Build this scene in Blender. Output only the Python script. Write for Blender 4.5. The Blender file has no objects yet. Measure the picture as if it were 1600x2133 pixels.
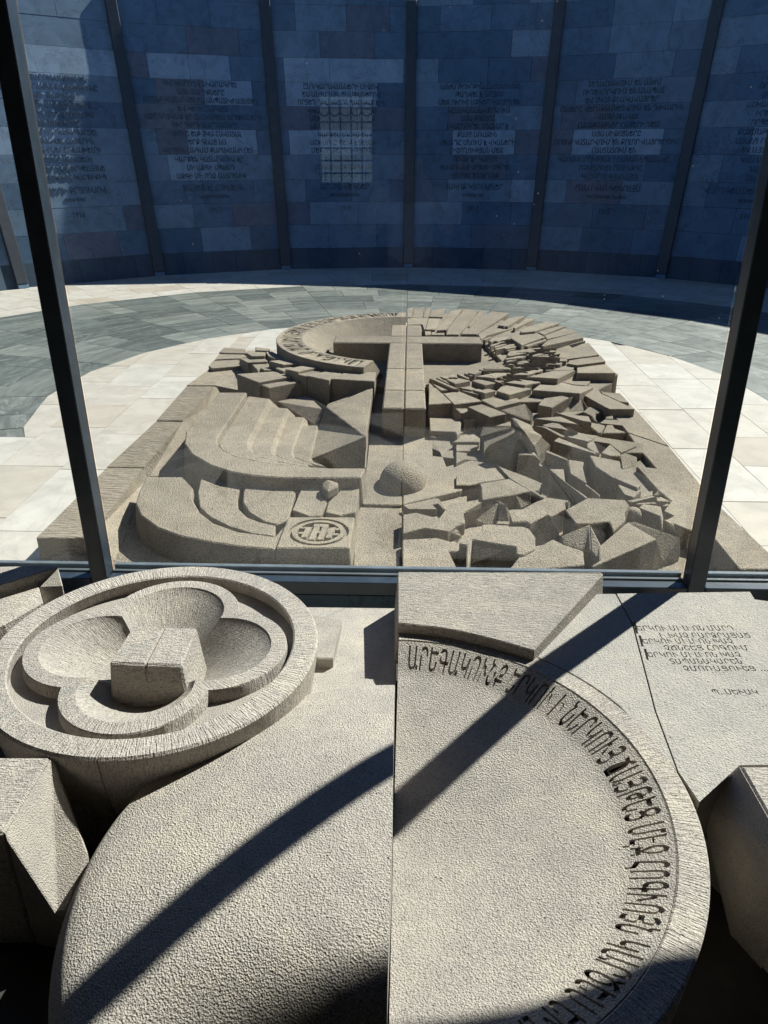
import bpy, bmesh, math, random
from mathutils import Vector, Matrix
random.seed(7)
R = math.radians
SC = bpy.context.scene
COL = SC.collection

# ------------------------------------------------------------------ camera
EYE = Vector((0.02, 0.0, 1.65))
FPX = 1602.0                      # focal length in pixels of the 1600 x 2133 photograph
PITCH = math.atan((1066 - 320) / FPX)
YAW = math.atan(56 / (FPX / math.cos(PITCH)))
FW = Vector((-math.sin(YAW) * math.cos(PITCH), math.cos(YAW) * math.cos(PITCH), -math.sin(PITCH)))
RT = Vector((math.cos(YAW), math.sin(YAW), 0))
UP = RT.cross(FW)
cam_d = bpy.data.cameras.new('camera')
cam = bpy.data.objects.new('camera', cam_d)
COL.objects.link(cam)
cam.matrix_world = Matrix.Translation(EYE) @ Matrix((RT, UP, -FW)).transposed().to_4x4()
cam_d.sensor_fit = 'VERTICAL'
cam_d.sensor_height = 36.0
cam_d.lens = 36.0 * FPX / 2133.0
cam_d.clip_start = 0.02
cam_d.clip_end = 2000
SC.camera = cam

# ------------------------------------------------------------------ light
SUN_AZ, SUN_EL = 45.0, 44.0
world = bpy.data.worlds.new('World')
SC.world = world
world.use_nodes = True
wn = world.node_tree
wn.nodes.clear()
sky = wn.nodes.new('ShaderNodeTexSky')
sky.sky_type = 'NISHITA'
sky.sun_disc = False
sky.sun_elevation = R(SUN_EL)
sky.sun_rotation = R(SUN_AZ)
sky.air_density = 1.0
sky.dust_density = 0.0
sky.ozone_density = 9.0
bg = wn.nodes.new('ShaderNodeBackground')
bg.inputs[1].default_value = 0.05
wo = wn.nodes.new('ShaderNodeOutputWorld')
wn.links.new(sky.outputs[0], bg.inputs[0])
wn.links.new(bg.outputs[0], wo.inputs[0])
sun_d = bpy.data.lights.new('sun', 'SUN')
sun_d.energy = 5.0
sun_d.angle = R(0.53)
sun_d.color = (1.0, 0.92, 0.79)
sun = bpy.data.objects.new('sun', sun_d)
COL.objects.link(sun)
SV = Vector((math.sin(R(SUN_AZ)) * math.cos(R(SUN_EL)), math.cos(R(SUN_AZ)) * math.cos(R(SUN_EL)), math.sin(R(SUN_EL))))
sun.rotation_euler = SV.to_track_quat('Z', 'Y').to_euler()
sun.location = SV * 30
vs = SC.view_settings
vs.view_transform = 'Standard'
vs.look = 'None'
vs.exposure = 1.2
vs.gamma = 1.0
vs.use_curve_mapping = False

# ------------------------------------------------------------------ measuring helpers
def ray(px, py):
    return FW * FPX + RT * (px - 800) - UP * (py - 1066)
def at(px, py, z):
    """where the photograph's pixel lies on the level z (metres)"""
    d = ray(px, py)
    return EYE + d * ((z - EYE.z) / d.z)
def crop(ox, oy, s):
    return lambda x, y: (ox + x / s, oy + y / s)
c3 = crop(400, 620, 3.2); c4 = crop(800, 620, 3.077); c5 = crop(0, 560, 3.2); c6 = crop(1150, 560, 3.138)
d1 = crop(850, 630, 6.667); d2 = crop(1050, 640, 6.154); d3 = crop(870, 760, 6.667); d4 = crop(1080, 780, 6.154)
d5 = crop(440, 640, 4.444); e1 = crop(950, 860, 5.333); e2 = crop(830, 1020, 5.333); e3 = crop(1080, 980, 4.444)
px = lambda x, y: (x, y)

# ------------------------------------------------------------------ materials
class NT:
    def __init__(s, name):
        s.m = bpy.data.materials.new(name); s.m.use_nodes = True
        s.t = s.m.node_tree; s.t.nodes.clear()
        s.out = s.n('ShaderNodeOutputMaterial'); s.b = s.n('ShaderNodeBsdfPrincipled')
        s.l(s.b.outputs[0], s.out.inputs[0])
    def n(s, k, **kw):
        o = s.t.nodes.new(k)
        for a, v in kw.items(): setattr(o, a, v)
        return o
    def l(s, a, b): s.t.links.new(a, b)
    def val(s, sock, v):
        if isinstance(v, (int, float, tuple)): sock.default_value = v
        else: s.l(v, sock)
    def math(s, op, a, b=0.0, c=0.0):
        o = s.n('ShaderNodeMath', operation=op)
        s.val(o.inputs[0], a); s.val(o.inputs[1], b); s.val(o.inputs[2], c)
        return o.outputs[0]
    def pos(s): return s.n('ShaderNodeNewGeometry').outputs['Position']
    def scale(s, v, sc):
        o = s.n('ShaderNodeVectorMath', operation='MULTIPLY'); s.l(v, o.inputs[0]); o.inputs[1].default_value = sc
        return o.outputs[0]
    def noise(s, v, sc, det=3, rough=.55, dist=0.0):
        o = s.n('ShaderNodeTexNoise'); s.l(v, o.inputs['Vector']); o.inputs['Scale'].default_value = sc
        o.inputs['Detail'].default_value = det; o.inputs['Roughness'].default_value = rough; o.inputs['Distortion'].default_value = dist
        return o.outputs[0]
    def ramp(s, f, stops):
        o = s.n('ShaderNodeValToRGB'); s.l(f, o.inputs[0])
        e = o.color_ramp.elements
        while len(e) < len(stops): e.new(.5)
        for i, (p, c) in enumerate(stops):
            e[i].position = p; e[i].color = (c, c, c, 1) if isinstance(c, (int, float)) else (*c, 1)
        return o.outputs[0]
    def mix(s, f, a, b, mode='MIX'):
        o = s.n('ShaderNodeMix', data_type='RGBA', blend_type=mode)
        s.val(o.inputs[0], f)
        for sock, v in ((o.inputs[6], a), (o.inputs[7], b)):
            if isinstance(v, tuple): sock.default_value = (*v, 1)
            else: s.l(v, sock)
        return o.outputs[2]
    def bump(s, h, dist, strength=1.0, prev=None):
        o = s.n('ShaderNodeBump'); s.l(h, o.inputs['Height']); o.inputs['Distance'].default_value = dist
        o.inputs['Strength'].default_value = strength
        if prev: s.l(prev, o.inputs['Normal'])
        return o.outputs[0]
    def fin(s, col, rough, nrm=None, metal=0.0, spec=.3):
        s.val(s.b.inputs['Base Color'], (*col, 1) if isinstance(col, tuple) else col)
        s.val(s.b.inputs['Roughness'], rough); s.b.inputs['Metallic'].default_value = metal
        s.b.inputs['Specular IOR Level'].default_value = spec
        if nrm: s.l(nrm, s.b.inputs['Normal'])
        return s.m
    def polar(s, v, cx, cy, ka, kr):
        x = s.n('ShaderNodeSeparateXYZ'); s.l(v, x.inputs[0])
        dx = s.math('SUBTRACT', x.outputs[0], cx); dy = s.math('SUBTRACT', x.outputs[1], cy)
        a = s.math('ARCTAN2', dx, dy)
        r = s.math('SQRT', s.math('ADD', s.math('MULTIPLY', dx, dx), s.math('MULTIPLY', dy, dy)))
        c = s.n('ShaderNodeCombineXYZ'); s.l(s.math('MULTIPLY', a, ka), c.inputs[0]); s.l(s.math('MULTIPLY', r, kr), c.inputs[1]); s.l(s.math('MULTIPLY', x.outputs[2], kr), c.inputs[2])
        return c.outputs[0]

def carved(name, col, grain=130, gdist=.006, comb=None, cdist=.004, pit=1.0, tone=.22, speck=.5):
    """tuff-like carved stone: grain from the bush hammer, optional comb strokes, blotches of its own colour"""
    t = NT(name); p = t.pos()
    big = t.noise(p, 2.3, 4, .6); mid = t.noise(p, 14, 4, .65); fine = t.noise(p, grain, 3, .6); vf = t.noise(p, grain * 2.6, 2, .5)
    f = t.math('ADD', t.math('MULTIPLY', big, .55), t.math('MULTIPLY', mid, .45))
    a = tuple(c * (1 - tone) for c in col); b = tuple(min(1, c * (1 + tone)) for c in col)
    warm = t.ramp(f, [(.3, (a[0] * .98, a[1] * .99, a[2] * 1.02)), (.52, col), (.7, (b[0] * 1.01, b[1], b[2] * .93))])
    oi = t.n('ShaderNodeObjectInfo').outputs['Random']
    warm = t.mix(1.0, warm, t.ramp(oi, [(0.0, .88), (1.0, 1.1)]), 'MULTIPLY')
    worn = t.ramp(t.noise(p, 3.1, 6, .72, .5), [(.62, 0.0), (.74, 1.0)])
    warm = t.mix(t.math('MULTIPLY', worn, .35), warm, tuple(min(1, x * 1.45) for x in col))
    stain = t.ramp(t.noise(t.scale(p, (1.0, .7, 1.6)), 4.7, 5, .7, .8), [(.58, 0.0), (.72, 1.0)])
    warm = t.mix(t.math('MULTIPLY', stain, .3), warm, tuple(x * .6 for x in col))
    v1 = t.n('ShaderNodeTexVoronoi'); t.l(p, v1.inputs['Vector']); v1.inputs['Scale'].default_value = grain; v1.inputs['Randomness'].default_value = 1.0
    gr = t.math('ADD', t.math('MULTIPLY', v1.outputs['Distance'], .7), t.math('MULTIPLY', fine, .9))
    sp = t.ramp(t.noise(p, grain * .9, 4, .7), [(.32, 1 - speck), (.47, 1.0), (.72, 1 + speck * .3)])
    c = t.mix(1.0, warm, sp, 'MULTIPLY')
    vor = t.n('ShaderNodeTexVoronoi'); t.l(p, vor.inputs['Vector']); vor.inputs['Scale'].default_value = grain * .36
    msk = t.ramp(t.noise(p, grain * .13, 2), [(.54, 0.0), (.66, 1.0)])
    pitm = t.math('MULTIPLY', t.ramp(vor.outputs['Distance'], [(.10, 1.0), (.26, 0.0)]), msk)
    h = t.math('SUBTRACT', t.math('ADD', gr, t.math('MULTIPLY', vf, .3)), t.math('MULTIPLY', pitm, .8 * pit))
    c = t.mix(t.math('MULTIPLY', pitm, .6 * pit), c, tuple(x * .45 for x in col))
    n = t.bump(h, gdist, 1.0)
    if comb:
        v = t.scale(p, comb[1]) if comb[0] == 'lin' else t.polar(p, *comb[1:])
        cn = t.noise(v, 1.0, 2, .5, .15)
        n = t.bump(t.ramp(cn, [(.34, 0.0), (.62, 1.0)]), cdist, .85, n)
        c = t.mix(1.0, c, t.ramp(cn, [(.30, .8), (.46, 1.0)]), 'MULTIPLY')
    return t.fin(c, .9, n, spec=.15)

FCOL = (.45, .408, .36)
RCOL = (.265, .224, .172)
M = {}
M['grain'] = carved('bush_hammered_stone', FCOL, 240, .0044, speck=.6)
M['grain_fine'] = carved('fine_hammered_stone', FCOL, 300, .0026, pit=.7)
M['panel'] = carved('sawn_panel_stone', (.385, .36, .325), 190, .0032, pit=.9, tone=.16, speck=.42)
M['comb'] = carved('combed_stone', FCOL, 220, .003, ('lin', (38, 290, 90)), .0028)
M['comb_ring'] = carved('ring_combed_stone', FCOL, 220, .003, ('pol', 0.0, 1.345, 165, 22), .0034)
M['comb_disc'] = carved('disc_combed_stone', FCOL, 220, .003, ('pol', -.70, 1.84, 115, 24), .0032)
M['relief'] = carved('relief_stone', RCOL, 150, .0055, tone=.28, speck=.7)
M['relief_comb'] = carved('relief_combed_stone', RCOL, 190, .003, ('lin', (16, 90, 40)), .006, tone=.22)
M['letter'] = carved('letter_shade_stone', (.055, .085, .125), 120, .002)  # dark colour painted on raised letters, standing in for shade in engraved cuts

def marble_mat():
    t = NT('pale_marble'); p = t.pos()
    oi = t.n('ShaderNodeObjectInfo').outputs['Random']
    off = t.n('ShaderNodeVectorMath', operation='ADD'); cx = t.n('ShaderNodeCombineXYZ'); t.l(t.math('MULTIPLY', oi, 37.0), cx.inputs[2])
    t.l(p, off.inputs[0]); t.l(cx.outputs[0], off.inputs[1]); q = off.outputs[0]
    base = t.ramp(oi, [(0.0, (.345, .295, .235)), (.35, (.395, .36, .305)), (.7, (.425, .40, .355)), (1.0, (.375, .335, .275))])
    cloud = t.ramp(t.noise(q, 5, 5, .6, .6), [(.3, .84), (.6, 1.06)])
    c = t.mix(1.0, base, cloud, 'MULTIPLY')
    vn = t.noise(q, 1.9, 6, .62, 1.6)
    vein = t.ramp(t.math('ABSOLUTE', t.math('SUBTRACT', vn, .5)), [(.0, 1.0), (.012, .25), (.03, 0.0)])
    c = t.mix(t.math('MULTIPLY', vein, .55), c, (.34, .30, .25))
    n = t.bump(t.noise(p, 60, 3), .001, .6)
    return t.fin(c, .62, n, spec=.3)
M['marble'] = marble_mat()

def basalt_mat():
    t = NT('grey_green_slate'); p = t.pos()
    oi = t.n('ShaderNodeObjectInfo').outputs['Random']
    v = t.polar(p, 0, 5.7, 5.5, 9.0)
    off = t.n('ShaderNodeVectorMath', operation='ADD'); cx = t.n('ShaderNodeCombineXYZ'); t.l(t.math('MULTIPLY', oi, 53.0), cx.inputs[2])
    t.l(v, off.inputs[0]); t.l(cx.outputs[0], off.inputs[1])
    base = t.ramp(oi, [(0.0, (.066, .076, .068)), (.5, (.095, .108, .097)), (1.0, (.16, .168, .148))])
    st = t.ramp(t.noise(off.outputs[0], 1.0, 5, .6, .5), [(.28, .62), (.5, 1.0), (.75, 1.5)])
    c = t.mix(1.0, base, st, 'MULTIPLY')
    vn = t.noise(off.outputs[0], .6, 5, .6, 1.1)
    vein = t.ramp(t.math('ABSOLUTE', t.math('SUBTRACT', vn, .5)), [(0.0, 1.0), (.01, .2), (.022, 0.0)])
    c = t.mix(t.math('MULTIPLY', vein, .35), c, (.38, .37, .32))
    n = t.bump(t.noise(p, 45, 3), .0015, .7)
    return t.fin(c, t.ramp(t.noise(p, 8, 3), [(.3, .42), (.7, .6)]), n, spec=.45)
M['basalt'] = basalt_mat()

def wall_mat(name, lo, hi):
    t = NT(name); p = t.pos()
    oi = t.n('ShaderNodeObjectInfo').outputs['Random']
    base = t.mix(oi, lo, hi)
    cl = t.ramp(t.noise(p, 4.5, 6, .62, .8), [(.25, .72), (.5, 1.0), (.75, 1.2)])
    c = t.mix(1.0, base, cl, 'MULTIPLY')
    vn = t.noise(p, 1.3, 6, .65, 1.4)
    crack = t.ramp(t.math('ABSOLUTE', t.math('SUBTRACT', vn, .5)), [(0.0, 1.0), (.006, .3), (.014, 0.0)])
    c = t.mix(t.math('MULTIPLY', crack, .55), c, tuple(x * .35 for x in lo))
    n = t.bump(t.noise(p, 55, 4), .003, .7)
    return t.fin(c, .72, n, spec=.25)
M['wall_dark'] = wall_mat('skylight_blue_wall_stone', (.070, .124, .185), (.102, .166, .235))  # wall stone colours pushed blue, skylight on the shaded wall painted in
M['wall_light'] = wall_mat('pale_wall_stone', (.205, .285, .36), (.26, .34, .41))
M['wall_mid'] = wall_mat('grey_wall_stone', (.122, .187, .25), (.157, .231, .295))
M['wall_red'] = wall_mat('rusty_wall_stone', (.10, .124, .17), (.125, .145, .188))
M['plinth'] = wall_mat('dark_plinth_stone', (.04, .066, .092), (.058, .088, .118))
M['room'] = wall_mat('room_plaster', (.10, .085, .07), (.125, .108, .09))

def metal_mat(name, col, rough):
    t = NT(name); p = t.pos()
    n = t.bump(t.noise(p, 240, 2), .0006, .5)
    c = t.mix(t.ramp(t.noise(p, 9, 4, .7), [(.45, 0.0), (.75, .35)]), col, tuple(min(1, x * 2.2 + .01) for x in col))
    return t.fin(c, rough, n, spec=.5)
M['frame'] = metal_mat('anthracite_powder_coat', (.028, .04, .054), .34)
M['rib'] = metal_mat('dark_rib_steel', (.03, .036, .042), .5)
M['gasket'] = metal_mat('black_rubber', (.012, .012, .013), .55)
M['alu'] = metal_mat('grey_glazing_bead', (.10, .115, .125), .34)

def glass_mat():
    t = NT('glazing'); t.t.nodes.remove(t.b)
    tr = t.n('ShaderNodeBsdfTransparent'); tr.inputs[0].default_value = (.90, .95, .985, 1)
    gl = t.n('ShaderNodeBsdfGlossy'); gl.inputs['Roughness'].default_value = 0.0; gl.inputs[0].default_value = (.95, .97, 1, 1)
    lw = t.n('ShaderNodeLayerWeight'); lw.inputs[0].default_value = .5
    fac = t.math('ADD', .048, t.math('MULTIPLY', t.math('POWER', lw.outputs['Facing'], 5.0), .9))
    mx = t.n('ShaderNodeMixShader'); t.l(fac, mx.inputs[0]); t.l(tr.outputs[0], mx.inputs[1]); t.l(gl.outputs[0], mx.inputs[2])
    p = t.pos()
    vo = t.n('ShaderNodeTexVoronoi'); t.l(p, vo.inputs['Vector']); vo.inputs['Scale'].default_value = 26
    dot = t.math('MULTIPLY', t.ramp(vo.outputs['Distance'], [(.035, 1.0), (.06, 0.0)]), t.ramp(t.noise(p, 7, 2), [(.56, 0.0), (.6, 1.0)]))
    film = t.ramp(t.noise(t.scale(p, (1, 1, .35)), 3.2, 5, .65, .6), [(.42, 0.0), (.8, 1.0)])
    df = t.n('ShaderNodeBsdfDiffuse'); df.inputs[0].default_value = (.8, .8, .78, 1)
    tl = t.n('ShaderNodeBsdfTranslucent'); tl.inputs[0].default_value = (.8, .8, .78, 1)
    d2_ = t.n('ShaderNodeMixShader'); d2_.inputs[0].default_value = .5; t.l(df.outputs[0], d2_.inputs[1]); t.l(tl.outputs[0], d2_.inputs[2])
    m3 = t.n('ShaderNodeMixShader'); t.l(t.math('ADD', t.math('MULTIPLY', dot, .16), t.math('MULTIPLY', film, .005)), m3.inputs[0])
    t.l(mx.outputs[0], m3.inputs[1]); t.l(d2_.outputs[0], m3.inputs[2]); t.l(m3.outputs[0], t.out.inputs[0])
    return t.m
M['glass'] = glass_mat()

def plain(name, col, rough=.7, sc=30, spec=.3):
    t = NT(name); p = t.pos()
    c = t.mix(1.0, tuple(col), t.ramp(t.noise(p, sc, 4), [(.3, .8), (.7, 1.15)]), 'MULTIPLY')
    return t.fin(c, rough, t.bump(t.noise(p, sc * 3, 3), .002, .5), spec=spec)
M['ground'] = plain('dry_ground', (.22, .20, .16), .95, 3)
M['room_floor'] = plain('dark_room_floor', (.05, .045, .04), .8, 12)
M['cotton'] = plain('white_cotton', (.7, .7, .7), .9, 90)
M['denim'] = plain('dark_denim', (.035, .045, .08), .9, 120)
M['skin'] = plain('skin', (.42, .25, .17), .55, 40)
M['hair'] = plain('dark_hair', (.03, .022, .016), .6, 160)
M['phone'] = plain('phone_shell', (.05, .06, .07), .3, 50, .5)

# ------------------------------------------------------------------ object helpers
def tag(o, label=None, cat=None, group=None, kind=None):
    for k, v in (('label', label), ('category', cat), ('group', group), ('kind', kind)):
        if v: o[k] = v
    return o
def empty(name, loc=(0, 0, 0), label=None, cat=None, group=None):
    o = bpy.data.objects.new(name, None); COL.objects.link(o); o.location = loc; o.empty_display_size = .2
    return tag(o, label, cat, group)
def link_mesh(name, me, mat, parent=None, bevel=0.0, ang=28):
    o = bpy.data.objects.new(name, me); COL.objects.link(o)
    if mat is not None and not me.materials: me.materials.append(mat)
    if parent:
        o.parent = parent
        o.matrix_parent_inverse = Matrix.Translation(-Vector(parent.location)) if parent.type == 'EMPTY' else Matrix.Identity(4)
    if bevel:
        b = o.modifiers.new('bevel', 'BEVEL'); b.width = bevel; b.segments = 1; b.limit_method = 'ANGLE'; b.angle_limit = R(ang)
    return o
def mesh(name, V, F, mat, parent=None, bevel=0.0, smooth=None):
    me = bpy.data.meshes.new(name); me.from_pydata([tuple(v) for v in V], [], F)
    bm = bmesh.new(); bm.from_mesh(me)
    bmesh.ops.recalc_face_normals(bm, faces=bm.faces); bm.to_mesh(me); bm.free()
    if smooth:
        for p_ in me.polygons: p_.use_smooth = True
        me.set_sharp_from_angle(angle=R(smooth))
    return link_mesh(name, me, mat, parent, bevel)
def area(P): return sum(P[i].x * P[i - 1].y - P[i - 1].x * P[i].y for i in range(len(P))) * -.5
def prism(name, top, zb, mat, parent=None, bevel=.004, flare=0.0):
    """solid under a (possibly sloping) traced top; flare widens it towards its foot"""
    P = [Vector(p) for p in top]
    if area(P) < 0: P.reverse()
    n = len(P); B = []
    for i, p in enumerate(P):
        o = Vector((0, 0))
        if flare:
            a = (P[i] - P[i - 1]).xy; b = (P[(i + 1) % n] - P[i]).xy
            for e in (a, b):
                if e.length > 1e-6: o += Vector((e.y, -e.x)) / e.length
            if o.length > 1e-6: o.normalize()
        k = flare * max(0, p.z - zb)
        B.append(Vector((p.x + o.x * k, p.y + o.y * k, min(zb, p.z - .004))))
    me = bpy.data.meshes.new(name); bm = bmesh.new()
    tv = [bm.verts.new(p) for p in P]; bv = [bm.verts.new(p) for p in B]
    ft = bm.faces.new(tv); bm.faces.new(bv[::-1])
    for i in range(n):
        j = (i + 1) % n; bm.faces.new((tv[i], bv[i], bv[j], tv[j]))
    bm.normal_update()
    bmesh.ops.triangulate(bm, faces=[f for f in bm.faces if len(f.verts) > 4 or f is ft], quad_method='BEAUTY', ngon_method='EAR_CLIP')
    bmesh.ops.recalc_face_normals(bm, faces=bm.faces)
    bm.to_mesh(me); bm.free()
    return link_mesh(name, me, mat, parent, bevel)
def traced(name, cr, pts, z, mat, parent, zb=.07, tilt=0.0, bevel=.004, flare=0.0):
    P = []
    ys = [p[1] for p in pts]; y0, y1 = min(ys), max(ys)
    for p in pts:
        q = cr(p[0], p[1]); zz = p[2] if len(p) > 2 else z + tilt * ((p[1] - y0) / max(1, y1 - y0) - .5)
        P.append(at(q[0], q[1], zz))
    if name == 'feather_blade':
        c = sum(P, Vector()) / len(P); P = [c + (p - c) * .972 for p in P]
    return prism(name, P, zb, mat, parent, bevel, flare)
def box(name, a, b, mat, parent=None, bevel=.003):
    x0, y0, z0 = a; x1, y1, z1 = b
    V = [(x, y, z) for z in (z0, z1) for x, y in ((x0, y0), (x1, y0), (x1, y1), (x0, y1))]
    return mesh(name, V, [(3, 2, 1, 0), (4, 5, 6, 7), (0, 1, 5, 4), (1, 2, 6, 5), (2, 3, 7, 6), (3, 0, 4, 7)], mat, parent, bevel)
def loops(name, L, mat, parent=None, closed=True, cap0=False, cap1=False, smooth=40, bevel=0.0):
    V = []; F = []; n = len(L[0])
    for l in L: V += l
    for k in range(len(L) - 1):
        for i in range(n if closed else n - 1):
            j = (i + 1) % n
            F.append((k * n + i, k * n + j, (k + 1) * n + j, (k + 1) * n + i))
    if cap0: F.append(tuple(range(n))[::-1])
    if cap1: F.append(tuple(range((len(L) - 1) * n, len(L) * n)))
    return mesh(name, V, F, mat, parent, bevel, smooth)
def sweep(name, L, mat, parent=None, smooth=40):
    """closed cross-section swept along an arc: L[k] is the k-th point of the section at every station"""
    m = len(L); n = len(L[0]); V = []; F = []
    for l in L: V += l
    for k in range(m):
        for i in range(n - 1): F.append((k * n + i, k * n + i + 1, ((k + 1) % m) * n + i + 1, ((k + 1) % m) * n + i))
    F += [tuple(k * n for k in range(m)), tuple(k * n + n - 1 for k in range(m))[::-1]]
    me = bpy.data.meshes.new(name); me.from_pydata([tuple(v) for v in V], [], F)
    bm = bmesh.new(); bm.from_mesh(me); bm.normal_update()
    bmesh.ops.triangulate(bm, faces=[f for f in bm.faces if len(f.verts) > 4], ngon_method='EAR_CLIP')
    bmesh.ops.recalc_face_normals(bm, faces=bm.faces); bm.to_mesh(me); bm.free()
    for p_ in me.polygons: p_.use_smooth = True
    me.set_sharp_from_angle(angle=R(smooth))
    return link_mesh(name, me, mat, parent)
_fc = bpy.data.curves.new('text_shape', 'FONT'); _fo = bpy.data.objects.new('text_shape', _fc); COL.objects.link(_fo)
def glyphs(body, size=1.0, ext=.0, align='CENTER', spacing=1.0, res=2, bold=.0):
    _fc.body = body; _fc.size = size; _fc.extrude = ext; _fc.align_x = align; _fc.space_character = spacing
    _fc.resolution_u = res; _fc.offset = bold
    bpy.context.view_layer.update()
    return bpy.data.meshes.new_from_object(_fo.evaluated_get(bpy.context.evaluated_depsgraph_get()))
def carve(o, me_cut):
    """cut the letters out of the stone for real"""
    bm = bmesh.new(); bm.from_mesh(me_cut); bmesh.ops.remove_doubles(bm, verts=bm.verts, dist=1e-5); bm.to_mesh(me_cut); bm.free()
    c = bpy.data.objects.new('cutter', me_cut); COL.objects.link(c)
    md = o.modifiers.new('cut', 'BOOLEAN'); md.object = c; md.operation = 'DIFFERENCE'; md.solver = 'EXACT'; md.use_self = True
    bpy.context.view_layer.update()
    me = bpy.data.meshes.new_from_object(o.evaluated_get(bpy.context.evaluated_depsgraph_get()))
    me.name = o.name; o.modifiers.clear(); o.data = me
    bpy.data.objects.remove(c)

# ================================================================== SETTING: paving and ground
CY = 5.7                        # centre of the round court
SEG = 15.65                     # one bay of the wall, degrees
def pol(r, a, z=0.0): return Vector((r * math.sin(R(a)), CY + r * math.cos(R(a)), z))
def facet_r(r, a):              # radius on the straight-sided polygon
    k = (a / SEG) % 1.0 - .5
    return r * math.cos(R(SEG / 2)) / math.cos(R(k * SEG))
ground = tag(mesh('ground', [(-900, -900, -.14), (900, -900, -.14), (900, 900, -.14), (-900, 900, -.14)], [(0, 1, 2, 3)], M['ground']), kind='structure')

def paving(name, mat, bedmat, rings):
    s = tag(mesh(name, [pol(8.2, a * 6, -.06) for a in range(60)], [tuple(range(60))], bedmat), kind='structure')
    return s
bed = plain('mortar_bed', (.20, .19, .17), .95, 40)
court = tag(mesh('court_floor', [pol(8.4, a * 6, -.009) for a in range(60)] + [pol(8.4, a * 6, -.10) for a in range(60)],
      [tuple(range(60))] + [(i, (i + 1) % 60, 60 + (i + 1) % 60, 60 + i) for i in range(60)], bed), kind='structure')

def tile(P, mat, gap=.0024, top=0.0):
    c = sum(P, Vector()) / len(P)
    Q = []
    for p in P:
        d = (p - c).xy; l = d.length
        Q.append(Vector((c.x + d.x * (1 - gap / max(.05, l) * 1.4), c.y + d.y * (1 - gap / max(.05, l) * 1.4), top + random.uniform(-.0012, .0012))))
    return prism('paving_stone', Q, -.0085, mat, court, 0.0)
SKIP = lambda P: any(abs(p.x) < 2.72 and p.y < 4.35 for p in P)
def ring_course(r0, r1, a0, a1, mat, lens):
    k = math.floor(a0 / SEG)
    while k * SEG < a1:
        b0, b1 = k * SEG, (k + 1) * SEG
        cuts = [0.0] + sorted(random.choice(lens)) + [1.0]
        for u, v in zip(cuts, cuts[1:]):
            def pt(r, f):
                p = pol(r, b0) * (1 - f) + pol(r, b1) * f
                return p
            q = [pt(r0, u), pt(r0, v), pt(r1, v), pt(r1, u)]
            if not all(SKIP([p]) for p in q): tile(q, mat, top=-.004 if SKIP(q) else 0.0)
        k += 1
RI, RO, RW = 2.69, 5.37, 7.24
nb = 6
for i in range(nb):
    r0 = RI + (RO - RI) * i / nb; r1 = RI + (RO - RI) * (i + 1) / nb
    lim = 132 if r1 < 3.7 else (104 if r1 < 4.7 else 86)
    ring_course(r0, r1, -lim, lim, M['basalt'], [[.5], [.34], [.66], [.42], []] if r1 < 3.6 else [[.33, .7], [.5], [.28, .6], [.62], [.2, .72]])
nw = 5
for i in range(nw):
    r0 = RO + (RW - RO) * i / nw; r1 = RO + (RW - RO) * (i + 1) / nw
    ring_course(r0, r1, -62, 62, M['marble'], [[.3, .68], [.5], [.22, .58], [.4, .8], [.15, .5, .82]])
# inner disc: rectangular slabs laid along the relief, clipped to the ring
def clip(poly, ctr, r):
    for k in range(23):
        a = (k + .5) * SEG; nrm = Vector((math.sin(R(a)), math.cos(R(a)), 0)); d = r * math.cos(R(SEG / 2))
        out = []
        for i in range(len(poly)):
            A, B = poly[i - 1], poly[i]
            da, db = (A - ctr).dot(nrm) - d, (B - ctr).dot(nrm) - d
            if (da < 0) != (db < 0): out.append(A + (B - A) * (da / (da - db)))
            if db <= 0: out.append(B)
        poly = out
        if len(poly) < 3: return []
    return poly
C0 = Vector((0, CY, 0))
edges = [-2.75, -2.36, -1.98, -1.66, -1.5, -.9, -.3, .3, .9, 1.5, 1.66, 1.98, 2.36, 2.75]
for x0, x1 in zip(edges, edges[1:]):
    y = 2.3 + random.uniform(0, .4)
    while y < 8.6:
        ln = random.choice([.5, .62, .7, .8]); y1 = y + ln
        if (abs(x0 + x1) / 2 > 1.4 or y1 > 6.5):
            P = [Vector((x0, y, 0)), Vector((x1, y, 0)), Vector((x1, y1, 0)), Vector((x0, y1, 0))]
            if y1 > 4.9: P = clip(P, C0, RI)
            if len(P) > 2 and abs(area(P)) > .01: tile(P, M['marble'])
        y = y1

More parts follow.
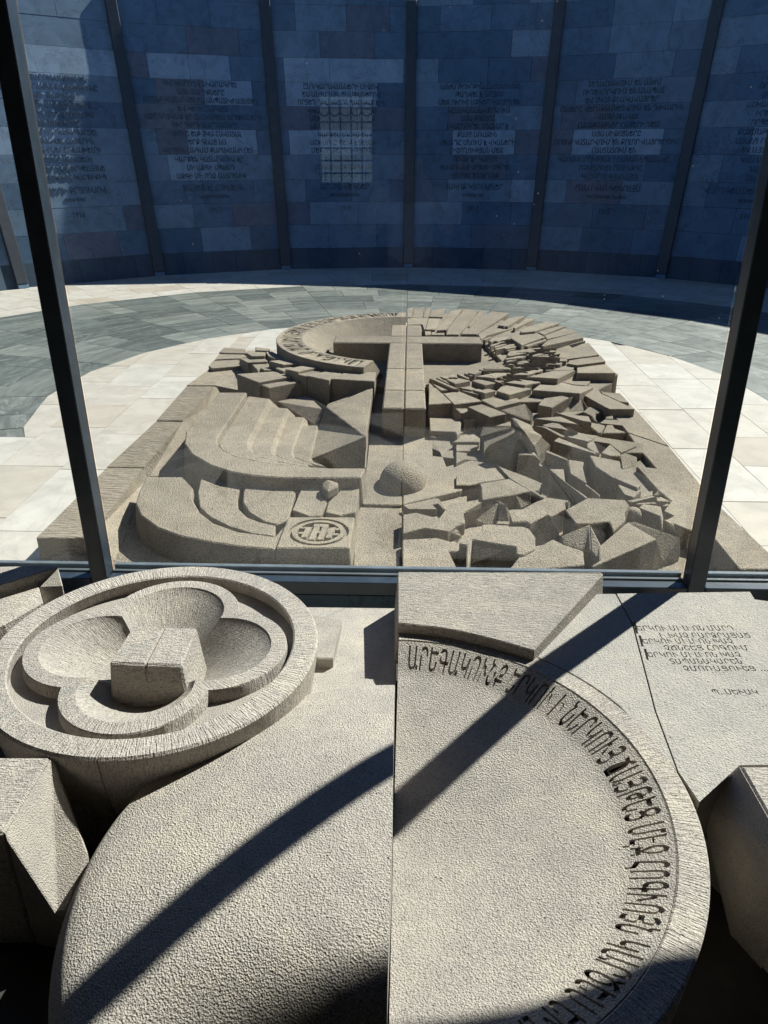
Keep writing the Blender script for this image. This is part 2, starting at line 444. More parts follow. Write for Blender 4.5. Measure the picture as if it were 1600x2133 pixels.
# ================================================================== the round inscribed wall
LEAN = .27
HW = 3.78
wall = empty('memorial_wall', (0, CY, 0), 'tall round wall of grey inscribed stones with dark ribs, leaning outward behind the relief', 'wall')
ROWS = [0.0, .30, .64, .97, 1.29, 1.64, 1.98, 2.31, 2.64, 2.97, 3.33, 3.68, HW]
def wp(k, f, z, out=0.0):
    r = 7.15 + LEAN * z
    p = pol(r, k * SEG, z) * (1 - f) + pol(r, (k + 1) * SEG, z) * f
    n = Vector((math.sin(R((k + .5) * SEG)), math.cos(R((k + .5) * SEG)), -LEAN * .98)).normalized()
    return p + n * out
LIGHT = {(-3, 9): [(.05, .4, 'm'), (.4, 1, 'm')], (-3, 10): [(.05, .65, 'm'), (.65, 1, 'm')], (-3, 11): [(0, .3, 'm'), (.3, 1, 'm')], (-3, 6): [(0, .5, 'm'), (.5, 1, 'd')],
         (-3, 8): [(.1, .45, 'l'), (.45, 1, 'l')], (-3, 7): [(0, .22, 'm'), (.22, .58, 'l'), (.58, 1, 'm')], (-3, 5): [(.05, .62, 'l'), (.62, 1, 'm')],
         (-3, 4): [(0, .5, 'm'), (.5, 1, 'm')], (-3, 2): [(0, .82, 'm'), (.82, 1, 'r')], (-3, 3): [(0, .3, 'd'), (.3, 1, 'm')],
         (-2, 8): [(0, .17, 'r'), (.17, .44, 'l'), (.44, .72, 'l'), (.72, 1, 'd')], (-2, 7): [(0, .2, 'd'), (.2, .52, 'r'), (.52, .86, 'l'), (.86, 1, 'd')],
         (-2, 6): [(0, .45, 'r'), (.45, 1, 'd')], (-2, 5): [(0, .15, 'm'), (.15, .36, 'r'), (.36, .86, 'l'), (.86, 1, 'd')], (-2, 4): [(0, .2, 'm'), (.2, .55, 'l'), (.55, 1, 'm')],
         (-2, 2): [(0, .33, 'm'), (.33, .62, 'd'), (.62, 1, 'r')], (-2, 9): [(0, .45, 'd'), (.45, .8, 'r'), (.8, 1, 'd')],
         (-1, 8): [(0, .1, 'd'), (.1, .42, 'l'), (.42, .95, 'l'), (.95, 1, 'd')], (-1, 7): [(0, .1, 'd'), (.1, .76, 'l'), (.76, 1, 'd')],
         (-1, 6): [(0, .3, 'r'), (.3, 1, 'r')], (-1, 5): [(0, .1, 'd'), (.1, .7, 'l'), (.7, 1, 'd')], (-1, 4): [(0, .5, 'm'), (.5, 1, 'm')],
         (-1, 2): [(0, .22, 'r'), (.22, .6, 'm'), (.6, 1, 'm')],
         (0, 5): [(0, .32, 'd'), (.32, .78, 'l'), (.78, 1, 'r')], (0, 3): [(0, .3, 'd'), (.3, .78, 'm'), (.78, 1, 'l')], (0, 9): [(0, .7, 'd'), (.7, 1, 'm')],
         (1, 5): [(0, .2, 'r'), (.2, .82, 'l'), (.82, 1, 'd')], (1, 6): [(0, .1, 'd'), (.1, .46, 'r'), (.46, 1, 'd')], (1, 7): [(0, .18, 'd'), (.18, .45, 'd'), (.45, 1, 'm')],
         (1, 3): [(0, .2, 'm'), (.2, .6, 'r'), (.6, 1, 'm')],
         (2, 7): [(0, .6, 'd'), (.6, 1, 'l')], (2, 6): [(0, .5, 'm'), (.5, 1, 'l')], (2, 5): [(0, .4, 'd'), (.4, 1, 'l')], (2, 4): [(0, .25, 'm'), (.25, 1, 'd')]}
KM = {'d': M['wall_dark'], 'l': M['wall_light'], 'm': M['wall_mid'], 'r': M['wall_red']}
def wstone(k, f0, f1, z0, z1, mat, depth=.16):
    g = .0008
    o = random.uniform(-.003, .001)
    q = [(f0 + g, z0 + .0012), (f1 - g, z0 + .0012), (f1 - g, z1 - .0012), (f0 + g, z1 - .0012)]
    F = [wp(k, f, z, o) for f, z in q]; B = [wp(k, f, z, depth) for f, z in q]
    return mesh('wall_stone', F + B, [(0, 1, 2, 3), (7, 6, 5, 4), (0, 4, 5, 1), (1, 5, 6, 2), (2, 6, 7, 3), (3, 7, 4, 0)], mat, wall, .002)
for k in range(-8, 8):
    if k < -4 or k > 2:
        wstone(k, 0, 1, 0, ROWS[1], M['plinth']); wstone(k, 0, 1, ROWS[1], HW, M['wall_dark']); continue
    for r in range(len(ROWS) - 1):
        z0, z1 = ROWS[r], ROWS[r + 1]
        if r == 0:
            cuts = [(0, .2), (.2, .42), (.42, .6), (.6, .83), (.83, 1)]
            for f0, f1 in cuts: wstone(k, f0, f1, z0, z1, M['plinth'])
            continue
        if (k, r) in LIGHT: spec = LIGHT[(k, r)]
        else:
            c = [0.0] + sorted(random.choice([[.36, .74], [.5], [.28, .62], [.2, .55, .85], [.42, .8]])) + [1.0]
            spec = [(u, v, random.choice('ddddmmr')) for u, v in zip(c, c[1:])]
        if spec[0][0] > 0: spec = [(0, spec[0][0], 'm')] + spec
        for f0, f1, kk in spec: wstone(k, f0, f1, z0, z1, KM[kk])
# backing so no light leaks through the joints, and the cap
V = []; F = []
ks = list(range(-8, 9))
for k in ks: V += [pol(7.15 + .12, k * SEG, -.02), pol(7.15 + LEAN * HW + .12, k * SEG, HW - .01), pol(7.15 + LEAN * HW + .3, k * SEG, HW - .01), pol(7.15 + .3, k * SEG, -.02)]
for i in range(len(ks) - 1):
    a, b = i * 4, i * 4 + 4
    for j in range(4): F.append((a + j, a + (j + 1) % 4, b + (j + 1) % 4, b + j))
mesh('backing', V, F, M['plinth'], wall)
for k in range(-8, 8):
    a = [wp(k, 0, HW + .003, .004), wp(k, 1, HW + .003, .004), wp(k, 1, HW + .003, .34), wp(k, 0, HW + .003, .34)]
    b = [p + Vector((0, 0, .03)) for p in a]
    mesh('coping_stone', a + b, [(3, 2, 1, 0), (4, 5, 6, 7), (0, 1, 5, 4), (1, 2, 6, 5), (2, 3, 7, 6), (3, 0, 4, 7)], M['wall_dark'], wall, .004)
def rib(k):
    a = k * SEG; t = Vector((math.cos(R(a)), -math.sin(R(a)), 0)); n = Vector((math.sin(R(a)), math.cos(R(a)), 0))
    V = []
    for z in (.06, HW - .02):
        c = pol(7.15 + LEAN * z, a, z); w = .078
        V += [c - t * w - n * .075, c + t * w - n * .075, c + t * w + n * .02, c - t * w + n * .02]
    o = mesh('rib', V, [(3, 2, 1, 0), (4, 5, 6, 7), (0, 1, 5, 4), (1, 2, 6, 5), (2, 3, 7, 6), (3, 0, 4, 7)], M['rib'], wall, .008)
    V = []
    for z in (0.0, .056):
        c = pol(7.15 + LEAN * z, a, z); w = .07
        V += [c - t * w - n * .068, c + t * w - n * .068, c + t * w + n * .0, c - t * w + n * .0]
    mesh('rib_foot', V, [(3, 2, 1, 0), (4, 5, 6, 7), (0, 1, 5, 4), (1, 2, 6, 5), (2, 3, 7, 6), (3, 0, 4, 7)], M['wall_mid'], o, .004)
for k in range(-8, 9): rib(k)

# inscriptions on the bays
TXT = {-3: (['ԸՆԸՐԸ ՇԱՐՈՒՆԱԿՈՒՄ ԵՆ', 'ՎԱԿԻՆ ԲԱՂԱՔԱԿԱՆՈՒԹՅՈՒՆԸ', 'ԿԱԶԻ ԶԱՓԵԼԻՍ', 'ԱԼԲԻՏՐԻ ՀԱՐՎԵՐ ՇՈՒՐՋ', 'ԿԱՏԱՐԵԼ ՉԵՐ ՀԱՋՈՂՈՒՄ', 'ԸՍՏ ԱԼԻՔՆԵՐԸ', 'ՉԻ ԿԱՐՈՂ ԴԱՏԱՊԱՐՏԵԼ', 'ԽԱԾԱՆՎԵԼ ՀԱՅԵՐԻՆ', 'ՆԱԽՃԻՐՆԵՐԸ ԿԱՆԽԵԼՈՒ', 'ԱՂԵՏԸ ԱՆԱՍԵԼԻ', 'ՀԱՆՈՒՐ ԻՆՉ ՓՐԿԵԼԱՅՆԵ', 'ՀԱՄԱՇԽԱՐՀ ԿԱՐԾԻՔԻՑ'], 'ՎԱԼԵՐԻ ԲՐՅՈՒՍՈՎ', 'ՌՈՒՍ ՊՈԵՏ', '1916'),
       -2: (['ՈՒՐ ԿԱՐՈՂ Է ՆԿԱՐԱԳՐԵԼ', 'ԱՅՆ ՉԱՐԻՔՆԵՐԸ', 'ՈՐՈՆՔ ԿԱՏԱՐՎԵԼ ԵՆ ԱՆՊԱՏԻԺ ԱՅՍՏԵՂ', 'ԵՎ ԿԵ ԿԱՏԱՐՎԵՆ', 'ԱՅՈ ԴԻՏՎԱԾ ԷՐ ՀԱՏԿԱՊԵՍ ԵՐԵԽԱՆԵՐԻ', 'ՈՒՐ ԳԵՐԻ ՋԱՐԴԱՐԱՐԻ', 'ՈՒՐԻՇ ԵԼՔ ՉԿԱ ՀԱՎԱՏԱԼ', 'ԵՐԲ ԳՆԱՑ ՆԱ', 'ՎԵՐՋԻՆ ԱՆԳԱՄ ՔԱՐԱՎԱՆԻ ՀԵՏ', 'ԿԱՐԾԵՆ ԿԱՏԱՐՎՈՒՄ ԷՐ', 'ՄԻ ԱԶԳԻ ՍՊԱՆԴ', 'ԱԶԳԻ ՄԻ ՈՂՋ ՀԱՅՐԵՆԻՔ'], 'ՖԱՅԵԶ ԷԼ ՀՈՒՍԵՅՆ', 'ԱՐԱԲ ԻՐԱՎԱԲԱՆ', '1917'),
       -1: (['ԸՆԴ ԿԱՐԱՎԱՆՆԵՐԻ ՄԻՋՈՎ', 'ԵՍ ԱՆՑԱ ԱՅՆ ՃԱՄՓԱՆԵՐՈՎ', 'ՈՐՏԵՂ ԴԻԱԿՆԵՐԸ ՊԱՌԿԱԾ ԷԻՆ', 'ՎԿԱՅՈՒԹՅՈՒՆ ԵՄ ՏԱԼԻՍ', 'ԱՇԽԱՐՀԻ ԽԻՂՃԻ ԱՌԱՋ', 'ԱՆՄԵՂ ԶՈՀԵՐԻ ՀԱՄԱՐ', 'ԿԱՐԾԵՍ ԼՌՈՒՄ ԵՆ', 'ԱՇԽԱՐՀԸ ՊԵՏՔ Է ՏԵՍՆԻ', 'ՄԵԾ ՈՂԲԵՐԳՈՒԹՅՈՒՆԸ', 'ԵՎ ԼՍԻ ՁԱՅՆԸ', 'ՄՈՌԱՑՎԱԾ ԱԶԳԻ ՄԻ', 'ԱՅՍ ՃԱՆԱՊԱՐՀԻՆ'], 'ԱՐՄԻՆ ՎԵԳՆԵՐ', 'ԳԵՐՄԱՆԱՑԻ ԳՐՈՂ', '1919'),
       0: (['ԱՅԺՄ ԹՈՒՐՔԻԱ ՀԱՅԱՍՏԱՆԸ', 'ԹԱՂՎԵԼ Է ԱՐՅԱՆ', 'ՄԵՋ ՈՒՐԻՇ ԱԶԳԵՐ ԿԱՐՈՂ ԵՆ', 'ԿՀԱՍԿԱՆԱՆ ՎԵՐՋՈՒՄ', 'ԱՅՍ ԲՈԼՈՐԸ', 'ՆԿԱՐԱԳՐԵԼ ԱՆՀՆԱՐ Է', 'ԲԱՅՑ ԱՌԱՋԻՆ', 'ՍՊԱՆԴԸ ՄՆՈՒՄ Է ՎԿԱՆԵՐԻ', 'ՀԻՇՈՂՈՒԹՅԱՆ ՄԵՋ', 'ՈՉ ՈՔ ՉԻ ԿԱՐՈՂ', 'ԵՎ ԱՌԱՆՑ ՎՐԵԺԻ ԱՊՐԵԼ', 'ԿՏԱԿԵԼ ԵՆ ՆՐԱՆՔ'], 'ՅԱԿՈԲ ԿՅՈՒՆՑԼԵՐ', 'ՇՎԵՅՑԱՐԱՑԻ', '1917'),
       1: (['ՏԵՂԱՀԱՆՎՈՒՄ ԵՆ ԱՅԺՄ', 'ՈՒՂԵՎՈՐՎՈՒՄ ԵՆ ԱՆԱՊԱՏ', 'ԵՎ ՉԿԱՆ ԲՆԱԿԱՎԱՅՐԵՐ', 'ՀԱՅԵՐԸ ՎԵՐԱԲՆԱԿԵՑՎՈՒՄ ԵՆ ԴԺՎԱՐԻՆ', 'ԼԱՅՆԱԾԱՎԱԼ', 'ՀԱԼԱԾԱՆՔՆԵՐ ՀԱՅԵՐԻ ԴԵՄ', 'ԱՅՍ ՄԻՋՈՑՆԵՐԸ', 'ՈՐՈՆՔ ԿԱՏԱՐՎՈՒՄ ԵՆ ԲՈԼՈՐ ՎԱՅՐԵՐՈՒՄ', 'ՀԱՍՏԱՏՈՒՄ ԵՆ', 'ԿԱՌԱՎԱՐՈՒԹՅԱՆ ԻՐԱԿԱՆ ՆՊԱՏԱԿԸ', 'ՈՉՆՉԱՑՆԵԼ ՀԱՅ ԱԶԳԸ', 'ԿԱՅՍՐՈՒԹՅԱՆ ՄԵՋ'], 'ՀԱՆՍ ՎԱՆԳԵՆՀԱՅՄ', 'ԳԵՐՄԱՆԻԱՅԻ ԴԵՍՊԱՆ', '1915'),
       2: (['ՀԱՅ ԱԶԳԸ', 'ՈՐ ԿՐԵՑ ԱՅՍ', 'ՄԵԾ ԶՈՀԸ', 'ԱՇԽԱՐՀԻ ՀԱՅԵՐԸ', 'ԻՐԵՆՑ ՄԵՋ', 'ՈՐՊԵՍ ՀԱՅՏ', 'ԲԱԶՄԱԹԻՎ ՈՐԲԵՐ', 'ԱՌԱՆՑ ՀԱՅՐԵՆԻՔԻ', 'ԵՎ ԱՅԼ ՏԵՂԵՐ', 'ԿԱՄ ՄՆԱՑԻՆ', 'ԴԱՐԵՐ', 'ԱՆՄԱՀ'], 'ՎԱՐԴԳԵՍ ՍԵՐԵՆԳՅՈՒԼՅԱՆ', 'ԵՐԵՍՓՈԽԱՆ', '1915')}
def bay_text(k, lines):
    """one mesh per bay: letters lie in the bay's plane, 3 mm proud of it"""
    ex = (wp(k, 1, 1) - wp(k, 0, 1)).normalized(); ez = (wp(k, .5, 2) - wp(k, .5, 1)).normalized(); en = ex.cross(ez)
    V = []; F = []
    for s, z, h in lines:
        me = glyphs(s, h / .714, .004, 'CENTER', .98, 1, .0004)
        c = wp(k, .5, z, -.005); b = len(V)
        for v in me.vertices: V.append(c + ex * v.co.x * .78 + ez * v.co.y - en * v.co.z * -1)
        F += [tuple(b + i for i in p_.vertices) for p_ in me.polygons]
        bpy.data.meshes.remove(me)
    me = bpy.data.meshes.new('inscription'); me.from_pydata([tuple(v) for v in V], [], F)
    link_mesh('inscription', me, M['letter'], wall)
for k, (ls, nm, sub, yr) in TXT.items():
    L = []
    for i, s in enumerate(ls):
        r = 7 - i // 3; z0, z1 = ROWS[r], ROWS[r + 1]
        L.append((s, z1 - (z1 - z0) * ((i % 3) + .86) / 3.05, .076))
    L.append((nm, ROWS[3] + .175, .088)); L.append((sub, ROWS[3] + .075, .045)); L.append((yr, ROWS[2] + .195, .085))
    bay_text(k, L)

# ================================================================== stone relief inside the court
rel = empty('memorial_relief', (0, 5, 0), 'large carved stone relief with a cross, halo ring and shattered blocks lying in the court', 'sculpture')
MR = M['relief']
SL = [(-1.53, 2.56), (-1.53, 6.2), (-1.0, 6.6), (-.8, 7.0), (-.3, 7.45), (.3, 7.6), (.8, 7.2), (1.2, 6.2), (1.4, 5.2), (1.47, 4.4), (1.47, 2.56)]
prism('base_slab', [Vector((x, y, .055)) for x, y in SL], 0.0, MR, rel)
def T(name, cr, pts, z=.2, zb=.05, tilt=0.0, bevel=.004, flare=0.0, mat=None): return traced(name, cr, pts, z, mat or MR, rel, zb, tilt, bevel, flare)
# left border stones with sloping inner sides
RC = M['relief_comb']
for pts, z in (([(75, 1120), (185, 1119), (298, 974), (222, 974)], .14), ([(222.5, 972), (299, 972), (380, 878), (325.5, 877)], .14), ([(326, 875), (381, 875), (446, 804), (388.5, 804)], .14),
               ([(389, 802), (446.5, 802), (464, 783), (492, 778), (530, 771), (503, 767), (440, 766)], .14)):
    T('border_stone', px, pts, z, 0.0, mat=RC)
T('border_bevel', px, [(298, 975, .139), (186, 1119, .139), (192, 1200, .05), (240, 1165, .058), (310, 991, .058)], zb=.0, bevel=0)
T('border_bevel', px, [(299, 972, .139), (381, 877, .139), (397, 880, .1), (386, 919, .06), (360, 991, .058), (310, 991, .058)], zb=.0, bevel=0)
T('border_bevel', px, [(381, 875, .139), (446, 804, .139), (462, 812, .1), (430, 850, .06), (384, 917, .06)], zb=.0, bevel=0)
T('border_bevel', px, [(446, 802, .139), (464, 783, .139), (494, 778, .139), (512, 815, .1), (462, 815, .1)], zb=.0, bevel=0)
# right border
T('border_stone', c6, [(430, 805), (550, 920), (770, 1160), (495, 1068), (430, 985), (320, 912)], .15, 0)
T('border_stone', c6, [(770, 1163), (1060, 1515), (1430, 1862), (1500, 1960), (1225, 1960), (1050, 1745), (885, 1700), (740, 1640), (795, 1612), (730, 1580), (780, 1515), (690, 1440), (552, 1288), (682, 1302), (562, 1165), (497, 1071)], .15, 0)
T('border_bevel', c6, [(1050, 1747, .149), (1222, 1960, .149), (1180, 2010, .1), (1085, 1990, .06), (1030, 1890, .06)], zb=0, bevel=0)
T('border_stone', c6, [(1225, 1962), (1500, 1962), (1640, 2100), (1225, 2100)], .10, 0)
# wide path down the middle: left and right of the seam
T('path_stone', c3, [(1130, 1378), (1400, 1383), (1390, 1830), (1072, 1830), (1092, 1470)], .10)
T('path_stone', c3, [(1140, 1374), (1400, 1380), (1410, 900), (1188, 900)], .115)
T('path_stone', c3, [(1188, 898), (1410, 898), (1425, 420), (1245, 520)], .10)
T('path_stone', c4, [(122, 880), (300, 890), (365, 990), (400, 1080), (560, 1040), (740, 1070), (800, 1150), (600, 1185), (540, 1200), (490, 1235), (122, 1322)], .118)
T('path_stone', e2, [(45, 170), (420, 88), (760, 60), (760, 900), (45, 900)], .085)
# dome, split by the seam
def dome(cx, cy, z0, rx, ry, h, name='dome', n=28, m=10):
    L = []
    for j in range(m + 1):
        a = math.pi / 2 * j / m
        L.append([Vector((cx + rx * math.cos(a) * math.sin(t), cy + ry * math.cos(a) * math.cos(t), z0 + h * math.sin(a))) for t in [2 * math.pi * i / n for i in range(n)]])
    return loops(name, [[Vector((v.x, v.y, v.z - .05)) for v in L[0]]] + L[:-1], MR, rel, cap1=True, smooth=60)
dp = at(838, 1008, .115)
dome(0.0, dp.y + .01, .112, .122, .15, .12)
# the cross
CT = .30
cx = .128; jt = .0035
def cblock(x0, x1, y0, y1, zt=CT, zb=.1):
    return box('cross_block', (x0, y0, zb), (x1, y1, zt), MR, rel, .008)
sy = [4.34, 4.72, 5.26, 6.055, 6.305, 6.76]
for a, b in ((0, 1), (1, 2), (2, 3), (4, 5)):
    cblock(-cx, -jt / 2, sy[a] + jt / 2, sy[b] - jt / 2); cblock(jt / 2, cx, sy[a] + jt / 2, sy[b] - jt / 2)
cblock(-.575, -jt / 2, sy[3] + jt / 2, sy[4] - jt / 2); cblock(jt / 2, .6, sy[3] + jt / 2, sy[4] - jt / 2)
# halo: ring on the left half, sunk bowl, letters cut in the ring
HX, HY, HR, HI, HZ = 0.0, 6.17, 1.03, .82, .325
ang = [180 + 12 + (348 - 192) * i / 46 for i in range(47)]          # left half
def hp(r, a, z): return Vector((HX + r * math.sin(R(a)), HY + r * math.cos(R(a)), z))
prof = [(HI - .22, .05), (HI - .22, .16), (HI, HZ - .004), (HI + .004, HZ), (HR - .004, HZ), (HR, HZ - .004), (HR, .04)]
a_l = [196 + (359.7 - 196) * i / 52 for i in range(53)]
ringL = [[hp(r, a, z) for a in a_l] for r, z in prof]
ring = sweep('halo_ring', ringL, MR, rel, 35)
def bend(me, r0, a_start, cx_, cy_, zf, k=1.0, dirn=1):
    """wrap a text line round a circle; text x runs clockwise from angle a_start, its foot on radius r0"""
    for v in me.vertices:
        r = r0 + v.co.y; a = a_start + dirn * math.degrees(v.co.x * k / (r0 + .04))
        v.co = Vector((cx_ + r * math.sin(R(a)), cy_ + r * math.cos(R(a)), zf(r) + v.co.z))
    return me
tx = glyphs('ԼՈՒՍԱԽԱՎԱՐ ՄԻՋԻՑ ԱՐԵՒ ՀԱՅՐԵՆԻ ԼՈՅՍ ՅԱՒԻՏԵԱՆ ՔՐԻՍՏՈՍ', .175, .014, 'LEFT', 1.06, 2, .0)
w = max(v.co.x for v in tx.vertices)
bend(tx, HI + .05, 200, HX, HY, lambda r: HZ, (R(154) * (HI + .09)) / w)
carve(ring, tx)
prism('halo_floor', [hp(.86, a * 6, .15) for a in range(60)], .05, MR, rel, .003)
prism('halo_slot', [at(655, 715, .2), at(690, 724, .2), at(672, 738, .2)], .1, MR, rel, .002)

BL = 'feather_blade'
# upper left feathers
for pts, z in (([(120, 370), (320, 385), (335, 425), (110, 420), (70, 415)], .15), ([(70, 425), (310, 430), (325, 455), (250, 470), (30, 480)], .155), ([(20, 485), (250, 480), (300, 525), (290, 540), (0, 562), (-30, 540)], .16),
               ([(405, 365), (540, 378), (545, 400), (410, 395)], .24), ([(335, 400), (510, 405), (500, 445), (375, 450), (320, 420)], .24), ([(505, 410), (560, 405), (690, 470), (590, 475), (530, 450)], .25),
               ([(255, 470), (490, 455), (530, 480), (520, 500), (330, 508)], .225), ([(310, 515), (520, 500), (590, 570), (580, 580), (490, 580), (455, 560), (430, 585), (380, 530)], .22), ([(525, 495), (740, 475), (870, 510), (665, 530)], .27),
               ([(590, 560), (860, 515), (870, 545), (660, 590)], .255), ([(680, 570), (890, 530), (1030, 545), (800, 595)], .285), ([(765, 610), (1040, 560), (1070, 580), (880, 640)], .27),
               ([(870, 630), (1190, 565), (1250, 590), (1090, 675), (945, 645)], .28), ([(1100, 660), (1290, 575), (1430, 595), (1530, 600), (1515, 685)], .285), ([(225, 615), (580, 590), (755, 635), (435, 695)], .25),
               ([(440, 710), (810, 670), (815, 690), (530, 745)], .235)):
    T(BL, d5, pts, z, .055, .02)
T('rubble_block', d5, [(530, 745, .225), (915, 685, .225), (860, 800, .13), (710, 800, .13)], zb=.05)
T('rubble_block', d5, [(345, 770, .13), (430, 715, .17), (525, 745, .17), (500, 790, .12), (380, 800, .11)], zb=.05)
# wing wedge
T('wing_wedge', c3, [(895, 725, .23), (1205, 595, .25), (1160, 925, .25), (780, 1080, .12), (842, 860, .13), (885, 742, .2)])
T('wing_wedge', c3, [(565, 690, .14), (770, 650, .15), (893, 720, .225), (882, 742, .2), (838, 860, .125)])
T('wing_rail', c3, [(900, 712, .16), (1205, 560, .16), (1210, 585, .2), (895, 725, .2)], zb=.05)
T('wing_rail', c3, [(1210, 560), (1243, 440), (1248, 520), (1212, 640), (1165, 930), (1160, 1130), (1150, 1135), (1162, 920)], .17)
# robe with pleats
T('robe_fold', c3, [(180, 630), (365, 630), (170, 930), (165, 970), (200, 1010), (300, 1060), (500, 1100), (700, 1122), (900, 1135), (1155, 1135), (1125, 1195), (850, 1197), (600, 1195), (400, 1180), (250, 1155), (120, 1110), (0, 1040), (-50, 970), (-40, 890)], .245, flare=.12, bevel=.006)
for pts, z in (([(378, 655), (515, 672), (365, 960), (370, 1010), (450, 1060), (650, 1105), (800, 1127), (700, 1125), (500, 1102), (300, 1062), (200, 1012), (180, 968)], .212),
               ([(520, 728), (635, 735), (525, 1000), (530, 1040), (620, 1075), (760, 1110), (790, 1127), (650, 1105), (450, 1060), (375, 1010), (372, 960)], .182),
               ([(638, 790), (745, 795), (660, 1010), (670, 1060), (780, 1100), (820, 1120), (760, 1110), (620, 1075), (532, 1035), (530, 1000)], .155),
               ([(745, 850), (840, 850), (778, 1080), (860, 1110), (900, 1130), (790, 1102), (672, 1057), (668, 1010)], .14)):
    T('pleat', c3, pts, z, .05, flare=.9, bevel=.003)
# lower lobes, tablets, gem, medallion
T('robe_fold', c3, [(-305, 1193), (-65, 1193), (5, 1268), (0, 1338), (50, 1428), (140, 1498), (320, 1563), (550, 1594), (640, 1485), (556, 1683), (515, 1668), (320, 1653), (120, 1623), (-80, 1583), (-230, 1528), (-340, 1448), (-375, 1368), (-350, 1288)], .185, flare=.12, bevel=.006)
T('robe_fold', c3, [(60, 1195), (275, 1195), (335, 1250), (303, 1310), (308, 1400), (368, 1460), (448, 1492), (558, 1514), (548, 1588), (400, 1570), (250, 1525), (120, 1460), (52, 1400), (37, 1300)], .182, bevel=.005)
T('robe_fold', c3, [(380, 1195), (600, 1195), (690, 1300), (640, 1480), (560, 1510), (480, 1490), (382, 1430), (338, 1360), (343, 1290)], .188, bevel=.005)
T('tablet', c3, [(745, 1235), (800, 1222), (870, 1245), (865, 1330), (902, 1360), (860, 1450), (780, 1455), (670, 1415)], .19)
T('tablet', c3, [(985, 1240), (1050, 1220), (1120, 1240), (1090, 1425), (985, 1450), (890, 1430), (908, 1360), (980, 1290)], .19)
g0 = [at(*c3(x, y), .23) for x, y in ((905, 1210), (975, 1235), (972, 1262), (905, 1290), (868, 1268), (872, 1236))]
gc = sum(g0, Vector()) / 6
mesh('gem', g0 + [gc + Vector((0, .0, .02)), gc + Vector((0, -.03, -.1))] + [v + Vector((0, 0, -.035)) for v in g0],
     [(i, (i + 1) % 6, 6) for i in range(6)] + [(8 + i, 8 + (i + 1) % 6, (i + 1) % 6, i) for i in range(6)] + [(7, 8 + (i + 1) % 6, 8 + i) for i in range(6)], MR, rel, .003)
med = T('medallion', c3, [(640, 1460), (1085, 1460), (1050, 1665), (560, 1665)], .2, .05, flare=.1, bevel=.005)
mc = at(*c3(845, 1558), .2)
def ringmesh(name, c, ri, ro, z0, z1, parent, n=48):
    return loops(name, [[Vector((c.x + r * math.sin(2 * math.pi * i / n), c.y + r * math.cos(2 * math.pi * i / n), z)) for i in range(n)] for r, z in ((ri, z0), (ri, z1), (ro, z1), (ro, z0))], MR, parent, smooth=30)
cut = bmesh.new()
def addcyl(ri, ro, z0, z1):
    n = 48; rows = [[cut.verts.new((mc.x + r * math.sin(2 * math.pi * i / n), mc.y + r * math.cos(2 * math.pi * i / n), z)) for i in range(n)] for r, z in ((ri, z0), (ro, z0), (ro, z1), (ri, z1))]
    for k in range(4):
        for i in range(n):
            j = (i + 1) % n; cut.faces.new((rows[k][i], rows[k][j], rows[(k + 1) % 4][j], rows[(k + 1) % 4][i]))
addcyl(.112, .128, .188, .22); addcyl(.001, .092, .184, .22)
bmesh.ops.recalc_face_normals(cut, faces=cut.faces)
cm = bpy.data.meshes.new('cut'); cut.to_mesh(cm); cut.free(); carve(med, cm)
med.modifiers.clear()
for i, x in enumerate((-.052, -.018, .018, .052)):
    y0, y1 = (-.055, .045) if i in (0, 3) else (-.072, .075 if i == 2 else .05)
    sk = [(x - .012 - .006, mc.y + y0), (x + .012 - .006, mc.y + y0), (x + .012 + .006, mc.y + y1), (x - .012 + .006, mc.y + y1)]
    prism('monogram_stroke', [Vector((mc.x + a, b, .2)) for a, b in sk], .18, MR, med, .002)
for a in ((-.085, .03, -.06, .045), (-.085, -.02, -.06, 0.0), (.06, .02, .09, .04), (.06, -.03, .085, -.01), (-.02, -.012, .02, .008), (-.03, .05, .03, .078)):
    prism('monogram_stroke', [Vector((mc.x + a[0], mc.y + a[1], .199)), Vector((mc.x + a[2], mc.y + a[1], .199)), Vector((mc.x + a[2], mc.y + a[3], .199)), Vector((mc.x + a[0], mc.y + a[3], .199))], .18, MR, med, .002)

T('fan_bed', px, [(850, 652), (1000, 655), (1140, 690), (1235, 750), (1278, 795), (1200, 835), (1000, 838), (893, 838), (893, 790), (960, 775), (1046, 752), (1006, 712), (1000, 694), (880, 690), (850, 690)], .183)
T('fan_bed', px, [(470, 745), (560, 732), (640, 765), (785, 792), (780, 803), (640, 806), (560, 800), (500, 772)], .14)
T('rubble_bed', px, [(893, 840), (1200, 838), (1300, 850), (1420, 1010), (1400, 1060), (1290, 1010), (1240, 1000), (1170, 990), (1100, 960), (1000, 960), (900, 950)], .118)
T('rubble_bed', px, [(840, 1085), (1000, 1060), (1200, 1060), (1330, 1080), (1400, 1120), (1380, 1160), (1200, 1150), (840, 1150)], .1)
